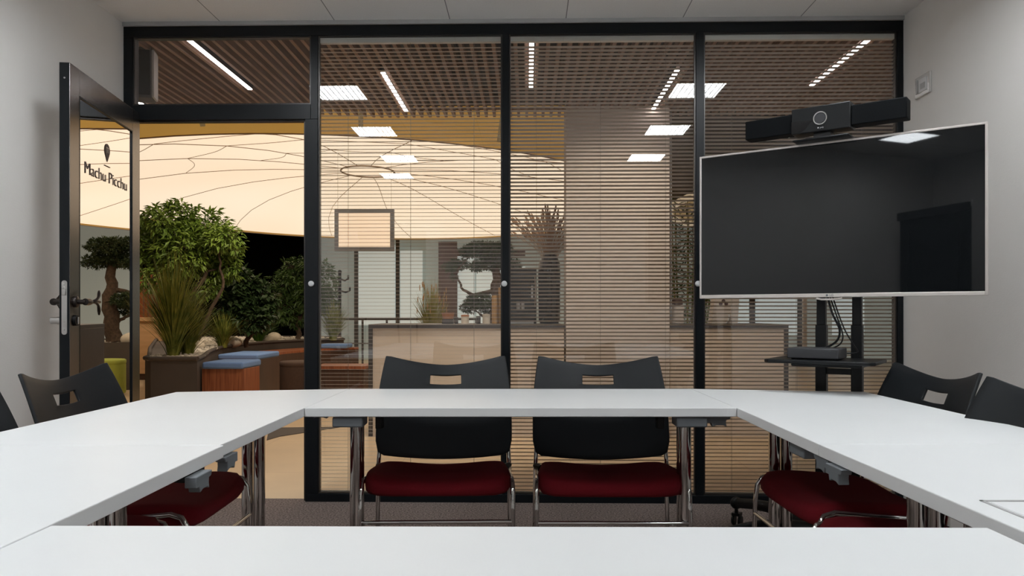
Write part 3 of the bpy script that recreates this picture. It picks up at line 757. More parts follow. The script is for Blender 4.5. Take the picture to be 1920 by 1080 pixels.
# ------------------------------------------------------------------ lobby shell
LZ = 2.80
LX0, LX1, LY1 = -9.5, 8.5, 17.6
YG = 6.72   # end of the slatted ceiling
def C2(cx, cz): return C(cx, cz).xy
structure(MB().box(LX0, LX1, YP+FT, LY1, -.08, 0).build('floor_lobby', M['lobby_floor'], smooth=None), 'warm beige tiled lobby floor', 'floor')
structure(MB().box(LX0, LX1, YP+FT, LY1, 3.9, 4.0).build('ceiling_lobby', M['ceil_dark'], smooth=None), 'dark void above the lobby', 'ceiling')
structure(MB().box(LX0, LX1, YP+FT, YG, LZ+.10, LZ+.13).build('ceiling_backing', M['ceil_dark'], smooth=None), 'dark backing above the wooden ceiling slats', 'ceiling')
structure(MB().box(LX0-.1, LX0, YP+FT, LY1, 0, 4.0).build('wall_lobby_left', M['lobby_black'], smooth=None), 'dark left wall of the lobby', 'wall')
structure(MB().box(LX1, LX1+.1, YP+FT, LY1, 0, 4.0).build('wall_lobby_right', M['column'], smooth=None), 'right wall of the lobby', 'wall')
structure(MB().box(LX0, XL-.15, YP, YP+FT, 0, 4.0).box(XR+.15, LX1, YP, YP+FT, 0, 4.0).box(XL-.15, XR+.15, YP+.0, YP+FT, ZC+.08, 4.0).build('wall_lobby_front', M['wall'], smooth=None), 'lobby side of the meeting room wall', 'wall')
# slatted ceiling
m = MB(); x = -5.6
while x < 5.6:
    m.box(x, x+.024, YP+FT+.01, YG, LZ, LZ+.06); x += .0715
y = YP+FT+.3
while y < YG: m.box(-5.6, 5.6, y, y+.02, LZ+.062, LZ+.085); y += .30
structure(m.build('ceiling_slats', M['slatwood'], smooth=None), 'brown wooden slat ceiling of the lobby', 'ceiling')
# led strips hung within the slats
st0 = None
for (cx_, za, zb_, lab_) in ((-2.04, 4.80, 5.88, 'above the doorway, seen through the transom'), (-.92, 5.46, 6.52, 'seen through the panel right of the doorway'),
        (.135, 4.76, 5.83, 'seen through the middle panel, straight ahead'), (1.19, 5.38, 6.47, 'seen through the middle panel at its right'), (2.27, 4.72, 5.76, 'above the television camera'),
        (-3.08, 5.35, 6.30, 'far left, cut off by the partition corner')):
    p = C(cx_, (za+zb_)/2, LZ-.004)
    lb = 'white linear lobby light ' + lab_
    if not st0:
        st0 = thing('linear_light', lb, 'light', p, group='linear lights in the slatted ceiling')
        MB().box(-.019, .019, -.54, .54, 0, .05).build('housing', M['black'], st0)
        MB().box(-.015, .015, -.53, .53, -.006, 0).build('diffuser', M['strip'], st0, smooth=None)
    else: dup(st0, p, 0, lb)

# backlit dome
def dome(name, label, c, a, b, zr, rise, ring_r, cull=None, full=True, matd=None, wallm=None):
    t = thing(name, label, 'ceiling dome', (c.x, c.y, zr), kind='structure')
    def pt(th, r, dz_=0):
        rr = min(1, r)
        z = rise*(1-rr**2.2)
        return Vector((a*r*math.cos(th), b*r*math.sin(th), z+dz_))
    bm = bmesh.new(); n = 72; rs = [ .001, .095, .2, .35, .5, .65, .8, .92, 1.0]
    rings = [[bm.verts.new(pt(2*PI*k/n, r)) for k in range(n)] for r in rs]
    for A, B in zip(rings, rings[1:]):
        for k in range(n): bm.faces.new([A[k], A[(k+1) % n], B[(k+1) % n], B[k]])
    m = MB(); m.bm.free(); m.bm = bm; m.build('membrane', matd or M['dome'], t, smooth=80)
    m = MB(); R = .0 
    rg = [pt(2*PI*k/n, 1.0) for k in range(n+1)]
    bm = bmesh.new()
    lo = [bm.verts.new((p.x*1.004, p.y*1.004, -.03)) for p in rg[:-1]]; hi = [bm.verts.new((p.x*1.06, p.y*1.06, .45)) for p in rg[:-1]]
    top = [bm.verts.new((p.x*1.06, p.y*1.06, 1.15)) for p in rg[:-1]]
    for k in range(n):
        bm.faces.new([lo[k], lo[(k+1) % n], hi[(k+1) % n], hi[k]]); bm.faces.new([hi[k], hi[(k+1) % n], top[(k+1) % n], top[k]])
    m = MB(); m.bm.free(); m.bm = bm; m.build('fascia', wallm or M['ochre'], t, smooth=80)
    m = MB(); m.tube([p+Vector((0, 0, -.03)) for p in rg], .009, 6); m.build('rim', M['rimband'], t)
    if full:
        rib = [math.radians(d) for d in (262, 288, 318, 345, 12, 38, 64, 90, 113, 140, 166, 192, 215, 238)]
        for th in rib:
            pts = [pt(th+.10*math.sin(3*r), r, -.012) for r in (.095, .2, .32, .45, .6, .75, .88, .985)]
            MB().tube(pts, .0045, 5).build('seam', M['seam'], t)
        MB().tube([pt(2*PI*k/36, .095, -.012) for k in range(37)], .013, 5).build('centre_ring', M['rimband'], t)
        rd = [math.degrees(x) for x in rib]
        for r, ks in ((.38, (0, 1, 12, 13)), (.60, (0, 1, 2, 11, 12, 13)), (.80, (0, 1, 2, 13, 12))):
            for k in ks:
                t0 = rd[k]; t1 = rd[(k+1) % len(rd)]; t1 += 360 if t1 < t0 else 0
                MB().tube([pt(math.radians(t0+(t1-t0)*q/14)+.10*math.sin(3*r), r-.035*math.sin(PI*q/14), -.012) for q in range(15)], .0035, 5).build('panel_seam', M['seam'], t)
        for th in (math.radians(252), math.radians(265), math.radians(283), math.radians(238), math.radians(300)):
            p = pt(th, 1.03); nrm = Vector((p.x, p.y, 0)).normalized()
            MB().tube([(p.x*1.002, p.y*1.002, 0), (p.x*1.031, p.y*1.031, .42)], .022, 6).build('fascia_joint', M['ochre_joint'], t)
    return t
DC = C(-2.2, 11.55)
dome('dome_ceiling', 'large backlit cream tent-like dome ceiling with dark seams', DC, 4.2, 4.85, 2.68, .55, .4)
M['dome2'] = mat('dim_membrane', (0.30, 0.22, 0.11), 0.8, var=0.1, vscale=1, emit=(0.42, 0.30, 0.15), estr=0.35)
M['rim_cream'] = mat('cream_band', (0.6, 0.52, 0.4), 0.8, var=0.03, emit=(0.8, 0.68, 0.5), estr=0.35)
DC2 = C(5.3, 11.0)
d2 = dome('dome_ceiling_dim', 'dim olive dome ceiling with cream rim at far right', DC2, 2.9, 3.6, 2.68, .4, .3, full=False, matd=M['dome2'], wallm=M['ceil_dark'])
n = 60
MB().tube([(2.93*math.cos(2*PI*k/n), 3.63*math.sin(2*PI*k/n), -.04) for k in range(n+1)], .05, 6).build('cream_rim', M['rim_cream'], d2)

# black rear wall at the left, pale glazed office front at the right
bw = [C(-9.3, 15.9).xy, C((588-960)/F*16.3, 16.3).xy]
structure(MB().prism([tuple(bw[0]), tuple(bw[1]), (bw[1].x, bw[1].y+.15), (bw[0].x, bw[0].y+.15)], 0, 3.3).build('wall_lobby_black', M['lobby_black'], smooth=None), 'black wall behind the planter trees', 'wall')
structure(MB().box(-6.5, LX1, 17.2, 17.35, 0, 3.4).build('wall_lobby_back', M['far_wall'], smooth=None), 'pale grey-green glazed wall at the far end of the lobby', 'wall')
def farbox(name, label, px0, px1, y0, y1, cz, m, th=.06, cat='panel', kind='structure'):
    a = P(px0, y1, cz); b = P(px1, y0, cz)
    o = MB().box(0, b.x-a.x, 0, th, 0, b.z-a.z).build(name, m, smooth=None, loc=a)
    return tag(o, label, cat, kind=kind)
cz = 17.0
for i, (p0, p1) in enumerate(((664, 671), (742, 748.5), (1406, 1416), (1496, 1506))):
    farbox('trim_%d' % (4+i), 'dark upright post of the far glazed wall', p0, p1, 440, 674, cz, M['far_dark'])
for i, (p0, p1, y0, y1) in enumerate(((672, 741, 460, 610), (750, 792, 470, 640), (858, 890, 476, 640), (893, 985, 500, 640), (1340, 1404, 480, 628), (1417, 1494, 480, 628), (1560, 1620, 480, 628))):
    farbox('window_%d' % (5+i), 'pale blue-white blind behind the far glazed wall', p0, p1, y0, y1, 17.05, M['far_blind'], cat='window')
farbox('trim_8', 'dark brown portal frame on the far wall', 822, 857, 453, 660, 16.9, M['far_brown'])
farbox('trim_9', 'dark brown lintel on the far wall', 857, 985, 467, 480, 16.9, M['far_brown'])
farbox('trim_10', 'beige strip by the far glazed wall', 1506, 1513, 500, 674, 16.8, M['counter'])
# railing
r_ = thing('railing', 'thin dark railing standing before the far glazed wall', 'railing', P(700, HY, 14.0)*1.0)
r_.location.z = 0
for s_ in (-.62, -.2, .25): MB().tube([(s_, 0, 0), (s_, 0, .95)], .02, 8).build('post', M['far_dark'], r_)
MB().tube([(-.62, 0, .95), (1.9, 0, .95)], .022, 8).tube([(-.62, 0, .5), (1.9, 0, .5)], .012, 8).build('rail', M['far_dark'], r_)
MB().tube([(1.9, 0, 0), (1.9, 0, .95)], .02, 8).build('post', M['far_dark'], r_)

# column
ca, cb = PX(1061, 6.45), PX(1255, 6.45)
structure(MB().box(ca.x, cb.x, ca.y, ca.y+.34, 0, LZ+.09).build('wall_column', M['column'], bevel=.004), 'broad beige lobby column behind the middle panel', 'column')
farbox('trim_11', 'slim grey edge strip on the beige column', 1256, 1260, 210, 600, 6.6, M['trim'], th=.03)

# counter
ka, kb = PX(691, 6.5), PX(1478, 6.5); KZ = CAMZ - (608-HY)*6.5/F
kt = thing('bar_counter', 'long beige bar counter with a dark frame behind the glass partition', 'counter', (ka.x, ka.y, 0), TH)
KW = (kb-ka).length
k1 = (ca-ka).length - .01; k2 = (cb-ka).length + .01
MB().box(.03, k1, .01, .75, .0, KZ-.03).box(k2, KW-.03, .01, .75, .0, KZ-.03).build('front_panel', M['counter'], kt, smooth=None)
MB().box(0, k1, -.01, .78, KZ-.035, KZ).box(k2, KW, -.01, .78, KZ-.035, KZ).build('worktop', M['counter_dark'], kt, bevel=.003)
for q in (0, KW-.035): MB().box(q, q+.035, -.008, .77, 0, KZ-.035).build('end_frame', M['counter_dark'], kt, bevel=.002)

# reception panelling at far left
rp = [PX(200, 12.0), PX(318, 12.0)]
t = thing('reception_desk', 'warm wood reception desk seen at the left edge of the doorway', 'desk', (rp[0].x, rp[0].y, 0))
RW = rp[1].x-rp[0].x
MB().box(0, RW, 0, .5, .10, .93).build('desk_front', M['wood_warm'], t, smooth=None)
MB().box(0, RW, .02, .5, 0, .10).build('plinth', M['wood_dark'], t, smooth=None)
MB().box(-.02, RW+.02, -.04, .52, .93, .99).build('ledge', M['wood_warm'], t, bevel=.005)
m = MB(); x = 0
while x < RW-.04: m.box(x, x+.045, .30, .36, .99, 1.75); x += .075
m.build('slat_screen', M['wood_red'], t, smooth=None)

# ------------------------------------------------------------------ planter, bench
def chain(pts, n=6):
    out = []
    for i in range(len(pts)-1):
        p0 = Vector(pts[max(i-1, 0)]); p1 = Vector(pts[i]); p2 = Vector(pts[i+1]); p3 = Vector(pts[min(i+2, len(pts)-1)])
        for k in range(n):
            u = k/n; out.append(.5*((2*p1)+(-p0+p2)*u+(2*p0-5*p1+4*p2-p3)*u*u+(-p0+3*p1-3*p2+p3)*u**3))
    out.append(Vector(pts[-1])); return out
PZ = .66
inner = chain([(-2.91, 7.0), (-3.05, 7.5), (-3.38, 8.5), (-3.62, 9.6), (-3.60, 10.7), (-3.25, 11.7), (-2.72, 12.25)])
outer = [(-2.95, 13.0), (-4.2, 13.4), (-5.8, 13.0), (-5.6, 11.9), (-4.35, 9.1), (-3.52, 7.35), (-3.45, 7.12), (-3.34, 7.0)]
pp = [C(p[0], p[1]).xy for p in inner] + [C(*p).xy for p in outer]
pcx, pcy = pp[0]
plt = thing('planter', 'large curved dark grey planter filled with trees and pebbles', 'planter', (pcx, pcy, 0))
loc = [(p[0]-pcx, p[1]-pcy) for p in pp]
MB().prism(loc, 0, PZ-.04).build('planter_wall', M['planter'], plt, smooth=30)
bm = bmesh.new(); nn = len(loc); cxp = sum(p[0] for p in loc)/nn; cyp = sum(p[1] for p in loc)/nn
m = MB()
for i in range(nn):
    a, b = Vector(loc[i]), Vector(loc[(i+1) % nn])
    d = (b-a); 
    if d.length < 1e-4: continue
    m.tube([(a.x, a.y, PZ-.022), (b.x, b.y, PZ-.022)], .022, 8)
m.build('rim', M['planter'], plt, smooth=60)
# pebbles
def inside(p, poly):
    c = False; n = len(poly)
    for i in range(n):
        a, b = poly[i], poly[(i+1) % n]
        if (a[1] > p[1]) != (b[1] > p[1]) and p[0] < (b[0]-a[0])*(p[1]-a[1])/(b[1]-a[1])+a[0]: c = not c
    return c
m = MB(); cnt = 0
xs_ = [p[0] for p in loc]; ys_ = [p[1] for p in loc]
while cnt < 3600:
    p = (random.uniform(min(xs_), max(xs_)), random.uniform(min(ys_), max(ys_)))
    if not inside(p, loc) or random.random() < p[1]/9: continue
    wx, wy = p[0]+pcx, p[1]+pcy; dd = -wx*SN + wy*CS; pxx = 960 + (wx*CS + wy*SN)/dd*F
    if dd > 7.6 and pxx < 350: continue
    r = random.uniform(.014, .030)
    m.blob((p[0], p[1], PZ-.035+random.uniform(0, .02)), (r, r*random.uniform(.7, 1), r*.6), 6, 4); cnt += 1
g = m.build('gravel', M['pebble'], plt, smooth=80)
g['kind'] = 'stuff'; g['label'] = 'white pebble gravel'
for (px, py, cz, r, lb) in ((368, 653, 9.0, (.10, .08, .065), 'smooth pale boulder near the tall grass'), (432, 644, 9.9, (.15, .12, .075), 'large flat pale boulder in the middle of the planter'),
                            (500, 640, 11.3, (.11, .09, .06), 'low pale boulder at the planter rim, left of its round neighbour'), (514, 637, 11.6, (.11, .10, .085), 'round pale boulder above the bench')):
    p = P(px, py, cz)
    tag(MB().blob((0, 0, 0), r, 20, 12).build('boulder', M['stone'], smooth=80, loc=(p.x, p.y, PZ-.02+r[2]*.5), rot=(0, 0, random.random())), lb, 'stone', group='boulders in the planter')

# bench along the planter
fr_ = chain([(-2.545, 7.3), (-2.87, 8.45), (-3.12, 9.5), (-3.10, 10.4), (-2.80, 11.2), (-2.38, 11.75)])
bk_ = chain([(-2.98, 7.3), (-3.28, 8.45), (-3.56, 9.6), (-3.54, 10.65), (-3.22, 11.55), (-2.70, 12.12)])
bs = C(-2.76, 7.28)
bench = thing('curved_bench', 'curved dark wooden bench running along the planter', 'bench', (bs.x, bs.y, 0))
def strip(front, back, z0, z1, off, i0=0):
    f = [C(*p).xy-Vector((bs.x, bs.y)) for p in front[i0:]]; b_ = [C(*p).xy-Vector((bs.x, bs.y)) for p in back[i0:]]
    return [tuple(p) for p in f] + [tuple(p) for p in b_[::-1]]
BZ = .53
MB().prism(strip(fr_, bk_, 0, 0, 0, 2), 0, BZ-.03).build('riser', M['wood_dark'], bench, smooth=30)
MB().prism(strip(fr_, bk_, 0, 0, 0, 2), BZ-.03, BZ).build('seat_board', M['wood_red'], bench, smooth=30)
p0, p1 = PX(378.5, 7.2), PX(458, 7.2)
MB().box(p0.x-bs.x, p1.x-bs.x, p0.y-bs.y, p0.y-bs.y+.42, 0, BZ).build('end_block', M['wood_red'], bench, bevel=.003)
def cushion(px0, px1, cz, d, lb):
    a, b = PX(px0, cz), PX(px1, cz)
    o = MB().box(-(b.x-a.x)/2, (b.x-a.x)/2, 0, d, .0, .065).build('seat_cushion', M['blue'], bevel=.02, bseg=3, smooth=50, loc=((a.x+b.x)/2, a.y, BZ))
    return tag(o, lb, 'cushion', group='blue bench cushions')
cushion(378, 456, 7.17, .50, 'blue flat cushion on the end block of the bench')
cushion(408, 484, 8.55, .75, 'blue flat cushion further back on the curved bench')
cushion(600, 650, 11.35, .4, 'blue flat cushion on the bench end, seen through the blind')
# stools
def stool(px, cz, r, h, m_, lb):
    p = PX(px, cz)
    t = thing('round_stool', lb, 'stool', (p.x, p.y, 0), group='round lobby stools')
    MB().lathe([(.01, .02), (r*.98, .02), (r, .04), (r, h-.06)], 32).build('drum', m_, t)
    MB().lathe([(.01, h-.06), (r*.99, h-.06), (r*1.02, h-.04), (r*1.01, h-.01), (r*.96, h), (.01, h+.002)], 32).build('seat_pad', m_, t, smooth=50)
stool(563, 9.0, .235, .49, M['stool'], 'round brown stool in front of the curved bench')
p = C(-1.75, 9.6)
# wooden low table seen between slats
t = thing('low_bench', 'low brown wooden bench behind the blind left of the counter', 'bench', PX(632, 8.6))
t.location.z = 0
MB().box(-.25, .30, 0, .4, .0, .42).build('base', M['wood_dark'], t, bevel=.004); MB().box(-.27, .32, -.02, .42, .42, .46).build('seat', M['wood_red'], t, bevel=.004)

# ------------------------------------------------------------------ plants
def ribs(p0, p1, r0, r1, wob=.022, n=6):
    p0, p1 = Vector(p0), Vector(p1); pts = []
    for k in range(n+1):
        u = k/n; q = p0.lerp(p1, u)
        if 0 < k < n: q += Vector((random.uniform(-wob, wob), random.uniform(-wob, wob), 0))
        pts.append(q)
    return pts, [r0+(r1-r0)*k/n for k in range(n+1)]
def tree(name, label, base, pads, nleaf, ll, lw, mleaf, branches, tr=.035, droop=.5, group='trees in the lobby planter', whorl=5):
    t = thing(name, label, 'tree', base, group=group)
    bm_ = MB(); tips = []
    for (a, b, r0, r1) in branches:
        pts, rs = ribs(a, b, r0, r1); bm_.tube(pts, rs, 7)
    for c, s in pads:                        # twigs into each pad
        c = Vector(c); s = Vector(s)
        st = Vector(branches[-1][1]) if len(branches) == 1 else min((Vector(b[1]) for b in branches), key=lambda q: (q-c).length)
        pts, rs = ribs(st, c, tr*.35, tr*.12, .03, 4); bm_.tube(pts, rs, 5)
        for _ in range(7):
            v = Vector((random.uniform(-1, 1), random.uniform(-1, 1), random.uniform(-.6, 1))).normalized()
            q = c + Vector((v.x*s.x, v.y*s.y, v.z*s.z))*.8
            bm_.tube([c, (c+q)/2+Vector((0, 0, .02)), q], [tr*.12, tr*.09, tr*.04], 4)
    bm_.build('trunk', M['bark'], t, smooth=60)
    f = MB(); vol = [s[0]*s[1]*s[2] for _, s in pads]; tv_ = sum(v**.7 for v in vol)
    for (c, s), v in zip(pads, vol):
        for _ in range(int(nleaf*v**.7/tv_/whorl)):
            d = Vector((random.gauss(0, 1), random.gauss(0, 1), random.gauss(0, 1))).normalized()
            r = random.random()**.4
            p = Vector(c) + Vector((d.x*s[0], d.y*s[1], d.z*s[2]))*r
            for q in range(whorl):
                dd = Vector((random.gauss(0, 1), random.gauss(0, 1), random.gauss(-droop, .5))) + d*.8
                f.leaf(p + dd.normalized()*ll*.3*random.random(), dd, Vector((random.gauss(0, .4), random.gauss(0, .4), 1)), ll*random.uniform(.7, 1.2), lw*random.uniform(.8, 1.2))
    f.build('foliage', mleaf, t, smooth=None)
    return t
# big leafy tree
def pads_px(base, cz, lst):
    out = []
    for (px, py, rx, rz_) in lst:
        c = P(px, py, cz+random.uniform(-.25, .25)) - base
        out.append(((c.x, c.y, c.z), (rx*cz/F, rx*cz/F*.8, rz_*cz/F)))
    return out
b1 = PX(352, 9.0, PZ-.05); 
tree('leafy_tree', 'tall bright green leafy tree in the planter beside the door', b1,
     pads_px(b1, 9.0, [(300, 415, 42, 30), (340, 400, 40, 24), (385, 425, 45, 32), (420, 445, 35, 28), (285, 470, 40, 40), (340, 470, 55, 50), (400, 490, 40, 35), (430, 500, 22, 28), (270, 440, 30, 35), (300, 520, 35, 25), (380, 540, 35, 22), (415, 468, 36, 32)]),
     6600, .095, .034, M['leaf'],
     [((0, 0, 0), (-.05, .05, .55), .05, .04), ((-.05, .05, .55), (-.30, .0, 1.15), .04, .025), ((-.05, .05, .55), (.22, .02, .95), .035, .02), ((.05, 0, 0), (.42, .0, .75), .03, .018), ((.42, 0, .75), (.38, 0, 1.2), .018, .01), ((-.1, .05, .6), (-.02, 0, 1.3), .03, .015)])
b2 = PX(462, 10.0, PZ-.05)
tree('broadleaf_shrub', 'dark broad leaved shrub in the middle of the planter', b2,
     pads_px(b2, 10.0, [(455, 530, 32, 25), (480, 560, 36, 30), (435, 575, 30, 28), (470, 600, 38, 22), (498, 580, 20, 26), (445, 548, 25, 25)]),
     2600, .10, .06, M['leaf_dark'], [((0, 0, 0), (.05, 0, .4), .03, .025), ((.05, 0, .4), (-.08, 0, .8), .025, .015), ((.0, 0, 0), (.25, 0, .55), .02, .012)])
b3 = PX(560, 12.0, PZ-.05)
tree('round_shrub', 'mid green tree at the right end of the planter, beside the door post', b3,
     pads_px(b3, 12.0, [(548, 500, 24, 20), (560, 530, 40, 30), (530, 540, 32, 28), (600, 520, 30, 32), (585, 560, 34, 28), (525, 580, 28, 24), (555, 590, 34, 22), (612, 560, 20, 30), (575, 495, 22, 18)]),
     5200, .10, .030, M['leaf_mid'], [((0, 0, 0), (.02, 0, .35), .045, .035), ((.02, 0, .35), (-.2, 0, .6), .03, .02), ((.02, 0, .35), (.22, 0, .65), .03, .02)], whorl=7)

def grass(name, label, base, n, h, spread, m_, group=None, w=.011, pot=None, heads=None, kindname='blades'):
    t = thing(name, label, 'plant', base, group=group)
    g = MB()
    for _ in range(n):
        a = random.uniform(0, 2*PI); r = random.random()**.6*spread; hh = h*random.uniform(.45, 1.0)*(1-.25*(r/spread)**2)
        d = Vector((math.cos(a), math.sin(a), 0)); s = Vector((-d.y, d.x, 0)); p0 = d*random.uniform(0, .05)
        prev = None
        for k in range(6):
            u = k/5
            p = p0 + d*(r*(.35*u+.65*u**2.2)) + Vector((0, 0, hh*(u-.12*u*u*(r/spread))))
            ww = w*(1-u)**.7*.5+.0006
            v = (g.bm.verts.new(p-s*ww), g.bm.verts.new(p+s*ww))
            if prev: g.bm.faces.new([prev[0], prev[1], v[1], v[0]])
            prev = v
    g.build(kindname, m_, t, smooth=None)
    return t
GG = 'grass clumps in the lobby planter'
b = PX(325, 7.35, PZ-.03); grass('ornamental_grass', 'tallest spiky grass clump at the front of the planter', b, 420, 1.16, .44, M['grass'], GG, w=.019)
b = PX(352, 7.6, PZ-.03); grass('ornamental_grass', 'shorter grass clump right of the tallest one at the planter front', b, 420, .72, .32, M['grass'], GG, w=.012)
b = PX(418, 9.4, PZ-.03); grass('ornamental_grass', 'yellow-green grass clump behind the flat boulder', b, 260, .52, .30, M['grass'], GG, w=.013)
b = PX(484, 11.1, PZ-.03); grass('ornamental_grass', 'vivid green grass tuft beside the round boulder', b, 320, .50, .36, M['grass_green'], GG, w=.015)
b = PX(625, 11.9, PZ-.03); grass('ornamental_grass', 'green grass clump with rusty tips seen through the blind beside the doorway', b, 420, .72, .30, M['grass'], GG, w=.016)

# bonsai behind counter
def pot(t, r, h, m_, z0=0.0):
    MB().lathe([(.01, z0), (r*.8, z0), (r, z0+h*.9), (r*1.05, z0+h*.92), (r*1.05, z0+h), (r*.93, z0+h), (r*.9, z0+h*.85), (.01, z0+h*.85)], 28).build('pot', m_, t, smooth=40)
bb = PX(925, 11.9, .62)
bp_ = thing('bonsai_planter', 'round dark planter with pebbles holding the cloud pruned bonsai', 'planter', (bb.x, bb.y, 0))
MB().lathe([(.01, 0), (.92, 0), (.92, .66), (.88, .66), (.88, .60), (.01, .60)], 48).build('planter_wall', M['planter'], bp_, smooth=40)
m = MB()
for _ in range(900):
    a = random.uniform(0, 2*PI); r = random.random()**.5*.86; q = random.uniform(.015, .03)
    m.blob((r*math.cos(a), r*math.sin(a), .61+random.uniform(0, .02)), (q, q, q*.6), 6, 4)
g = m.build('gravel', M['pebble'], bp_, smooth=80); g['kind'] = 'stuff'
tag(MB().blob((0, 0, 0), (.16, .12, .10), 20, 12).build('boulder', M['stone'], smooth=80, loc=(bb.x-.35, bb.y-.62, .69)), 'pale boulder in the round bonsai planter, mirrored in the door glass', 'stone')
sc_ = 11.9/8.6
bt = tree('cloud_bonsai', 'cloud pruned bonsai tree behind the bar counter', bb,
     pads_px(bb, 11.9, [(905, 466, 34, 12), (935, 470, 30, 14), (880, 472, 20, 10), (925, 492, 34, 14), (955, 498, 22, 12), (860, 496, 20, 9), (843, 502, 14, 7), (895, 500, 18, 8), (900, 565, 28, 12), (882, 576, 18, 10), (918, 578, 22, 12), (852, 520, 8, 6)]),
     19000, .048, .017, M['bonsai'],
     [((0, 0, 0), (.07, 0, .6), .12, .10), ((.07, 0, .6), (.03, 0, 1.15), .10, .06), ((.03, 0, .8), (-.30, 0, .72), .04, .03), ((-.30, 0, .72), (-.47, 0, .80), .03, .02), ((-.47, 0, .80), (-.58, 0, 1.05), .02, .014), ((0, 0, .3), (-.21, 0, .42), .03, .02)],
     tr=.04, droop=-.3, group=None, whorl=9)
b = PX(811, 10.2, .60); yg = grass('potted_grass', 'yellow tipped tall grass standing behind the bar counter', b, 420, 1.0, .30, M['yellow'], None, w=.014)
MB().lathe([(.01, -.60), (.20, -.60), (.23, -.05), (.23, 0), (.21, 0), (.20, -.05), (.01, -.05)], 24).build('pot', M['planter'], yg)
g2 = MB()
for _ in range(34):
    a = random.uniform(0, 2*PI); r = random.random()**.5*.21; z = random.uniform(.56, .98)*(1-.8*r)
    g2.blob((r*math.cos(a), r*math.sin(a), z), (.007, .007, .045), 5, 4)
g2.build('seed_heads', M['amber'], yg)

# bamboo plant right of the column
b = PX(1288, 8.2, 0); bmb = thing('bamboo_plant', 'tall bamboo plant behind the counter right of the beige column', 'plant', b)
m = MB(); f = MB()
for _ in range(22):
    x, y = random.uniform(-.28, .28), random.uniform(-.15, .15); h = random.uniform(1.8, 2.5)
    m.tube([(x*.6, y, .4), (x, y, h*.6), (x*1.2, y, h)], [.010, .009, .004], 6)
    for k in range(60):
        z = random.uniform(.9, h); d = Vector((random.gauss(0, 1), random.gauss(0, 1), random.gauss(-.3, .4)))
        f.leaf(Vector((x*(.6+.6*z/h), y, z)) + d*.04, d, Vector((0, 0, 1)), .11, .018)
m.build('canes', M['yellow'], bmb, smooth=60); f.build('foliage', M['leaf_mid'], bmb, smooth=None)
pot(bmb, .30, .42, M['planter'])
# dried grass in tall black vase
vz = PX(1030, 7.09, KZ)
t = thing('dried_grass_vase', 'tall black vase holding dried pampas branches on the counter', 'vase', vz)
MB().lathe([(.01, 0), (.085, 0), (.10, .03), (.105, .45), (.10, .56), (.075, .62), (.065, .66), (.06, .66), (.055, .6), (.01, .55)], 28).build('vase_body', M['gloss_black'], t, smooth=50)
m = MB(); h = MB()
for _ in range(120):
    a = random.uniform(0, 2*PI); r = random.random()**.7*.36; hh = .68+random.uniform(.16, .40)*(1-.3*r/.3)
    d = Vector((math.cos(a), math.sin(a)*.7, 0))
    pts = [Vector((0, 0, .55)) + d*.03, d*(r*.35)+Vector((0, 0, .55+(hh-.55)*.5)), d*r+Vector((0, 0, hh))]
    m.tube(pts, .0024, 4)
    tdir = (pts[2]-pts[1]).normalized()
    h.tube([pts[2]-tdir*.01, pts[2]+tdir*.02, pts[2]+tdir*.05, pts[2]+tdir*.075], [.003, .010, .008, .001], 5)
    q = pts[1].lerp(pts[2], .6); h.tube([q, q+tdir*.03+Vector((random.uniform(-.02, .02), 0, .01)), q+tdir*.06+Vector((random.uniform(-.03, .03), 0, .01))], [.002, .005, .001], 5)
m.build('stems', M['dry'], t, smooth=None); h.build('plumes', M['dry'], t, smooth=None)
# coffee machine
c0 = PX(978, 6.92, KZ)
t = thing('coffee_machine', 'large black coffee machine on the counter beside the vase', 'coffee machine', c0)
MB().box(-.155, .135, -.14, .25, .0, .47).build('body', M['dark_plastic'], t, bevel=.012)
MB().box(-.155, .135, -.16, .25, .475, .50).build('top_tray', M['black'], t, bevel=.004)
MB().box(-.12, .08, -.155, -.14, .20, .40).build('front_panel', M['gloss_black'], t, bevel=.003)
MB().box(.085, .105, -.150, -.14, .22, .34).build('button_strip', M['steel'], t, bevel=.002)
MB().tube([(-.03, -.15, .20), (-.03, -.15, .13)], .018, 10).tube([(.01, -.15, .20), (.01, -.15, .13)], .018, 10).build('spout', M['steel'], t)
MB().box(-.13, .11, -.20, -.14, .0, .03).build('drip_tray', M['steel'], t, bevel=.003)
MB().tube([(.12, -.17, .42), (.125, -.18, .3), (.12, -.17, .15)], .005, 8).build('steam_wand', M['chrome'], t)

# small things on the counter
def jar(name, px, cz, r, h, m_, lb, cat, lid=None, group=None):
    p = PX(px, cz, KZ)
    t = thing(name, lb, cat, p, group=group)
    MB().lathe([(.005, 0), (r, 0), (r, h), (r*.96, h), (.005, h)], 20).build('body', m_, t)
    if lid: MB().lathe([(.005, h), (r*1.04, h), (r*1.04, h+.015), (.005, h+.018)], 20).build('lid', lid, t)
    return t
cu = PX(840, 6.8, KZ); t = thing('clay_cup', 'terracotta cup on a small dark stand on the counter', 'cup', cu)
MB().box(-.05, .05, -.04, .04, 0, .045).build('stand', M['counter_dark'], t, bevel=.004)
MB().lathe([(.01, .045), (.045, .045), (.06, .10), (.055, .10), (.042, .05), (.01, .05)], 20).build('bowl', M['terracotta'], t)
jar('canister', 872, 6.75, .035, .065, M['cream'], 'cream canister with red lid on the counter', 'canister', M['terracotta'], 'canisters on the counter')
jar('canister', 897, 6.75, .02, .07, M['counter_dark'], 'narrow dark canister between two cream canisters', 'canister', None, 'canisters on the counter')
jar('canister', 912, 6.78, .035, .07, M['cream'], 'plain cream canister left of the amber jars', 'canister', M['cream'], 'canisters on the counter')
jar('canister', 856, 6.70, .015, .06, M['counter_dark'], 'slim dark canister right of the clay cup', 'canister', None, 'canisters on the counter')
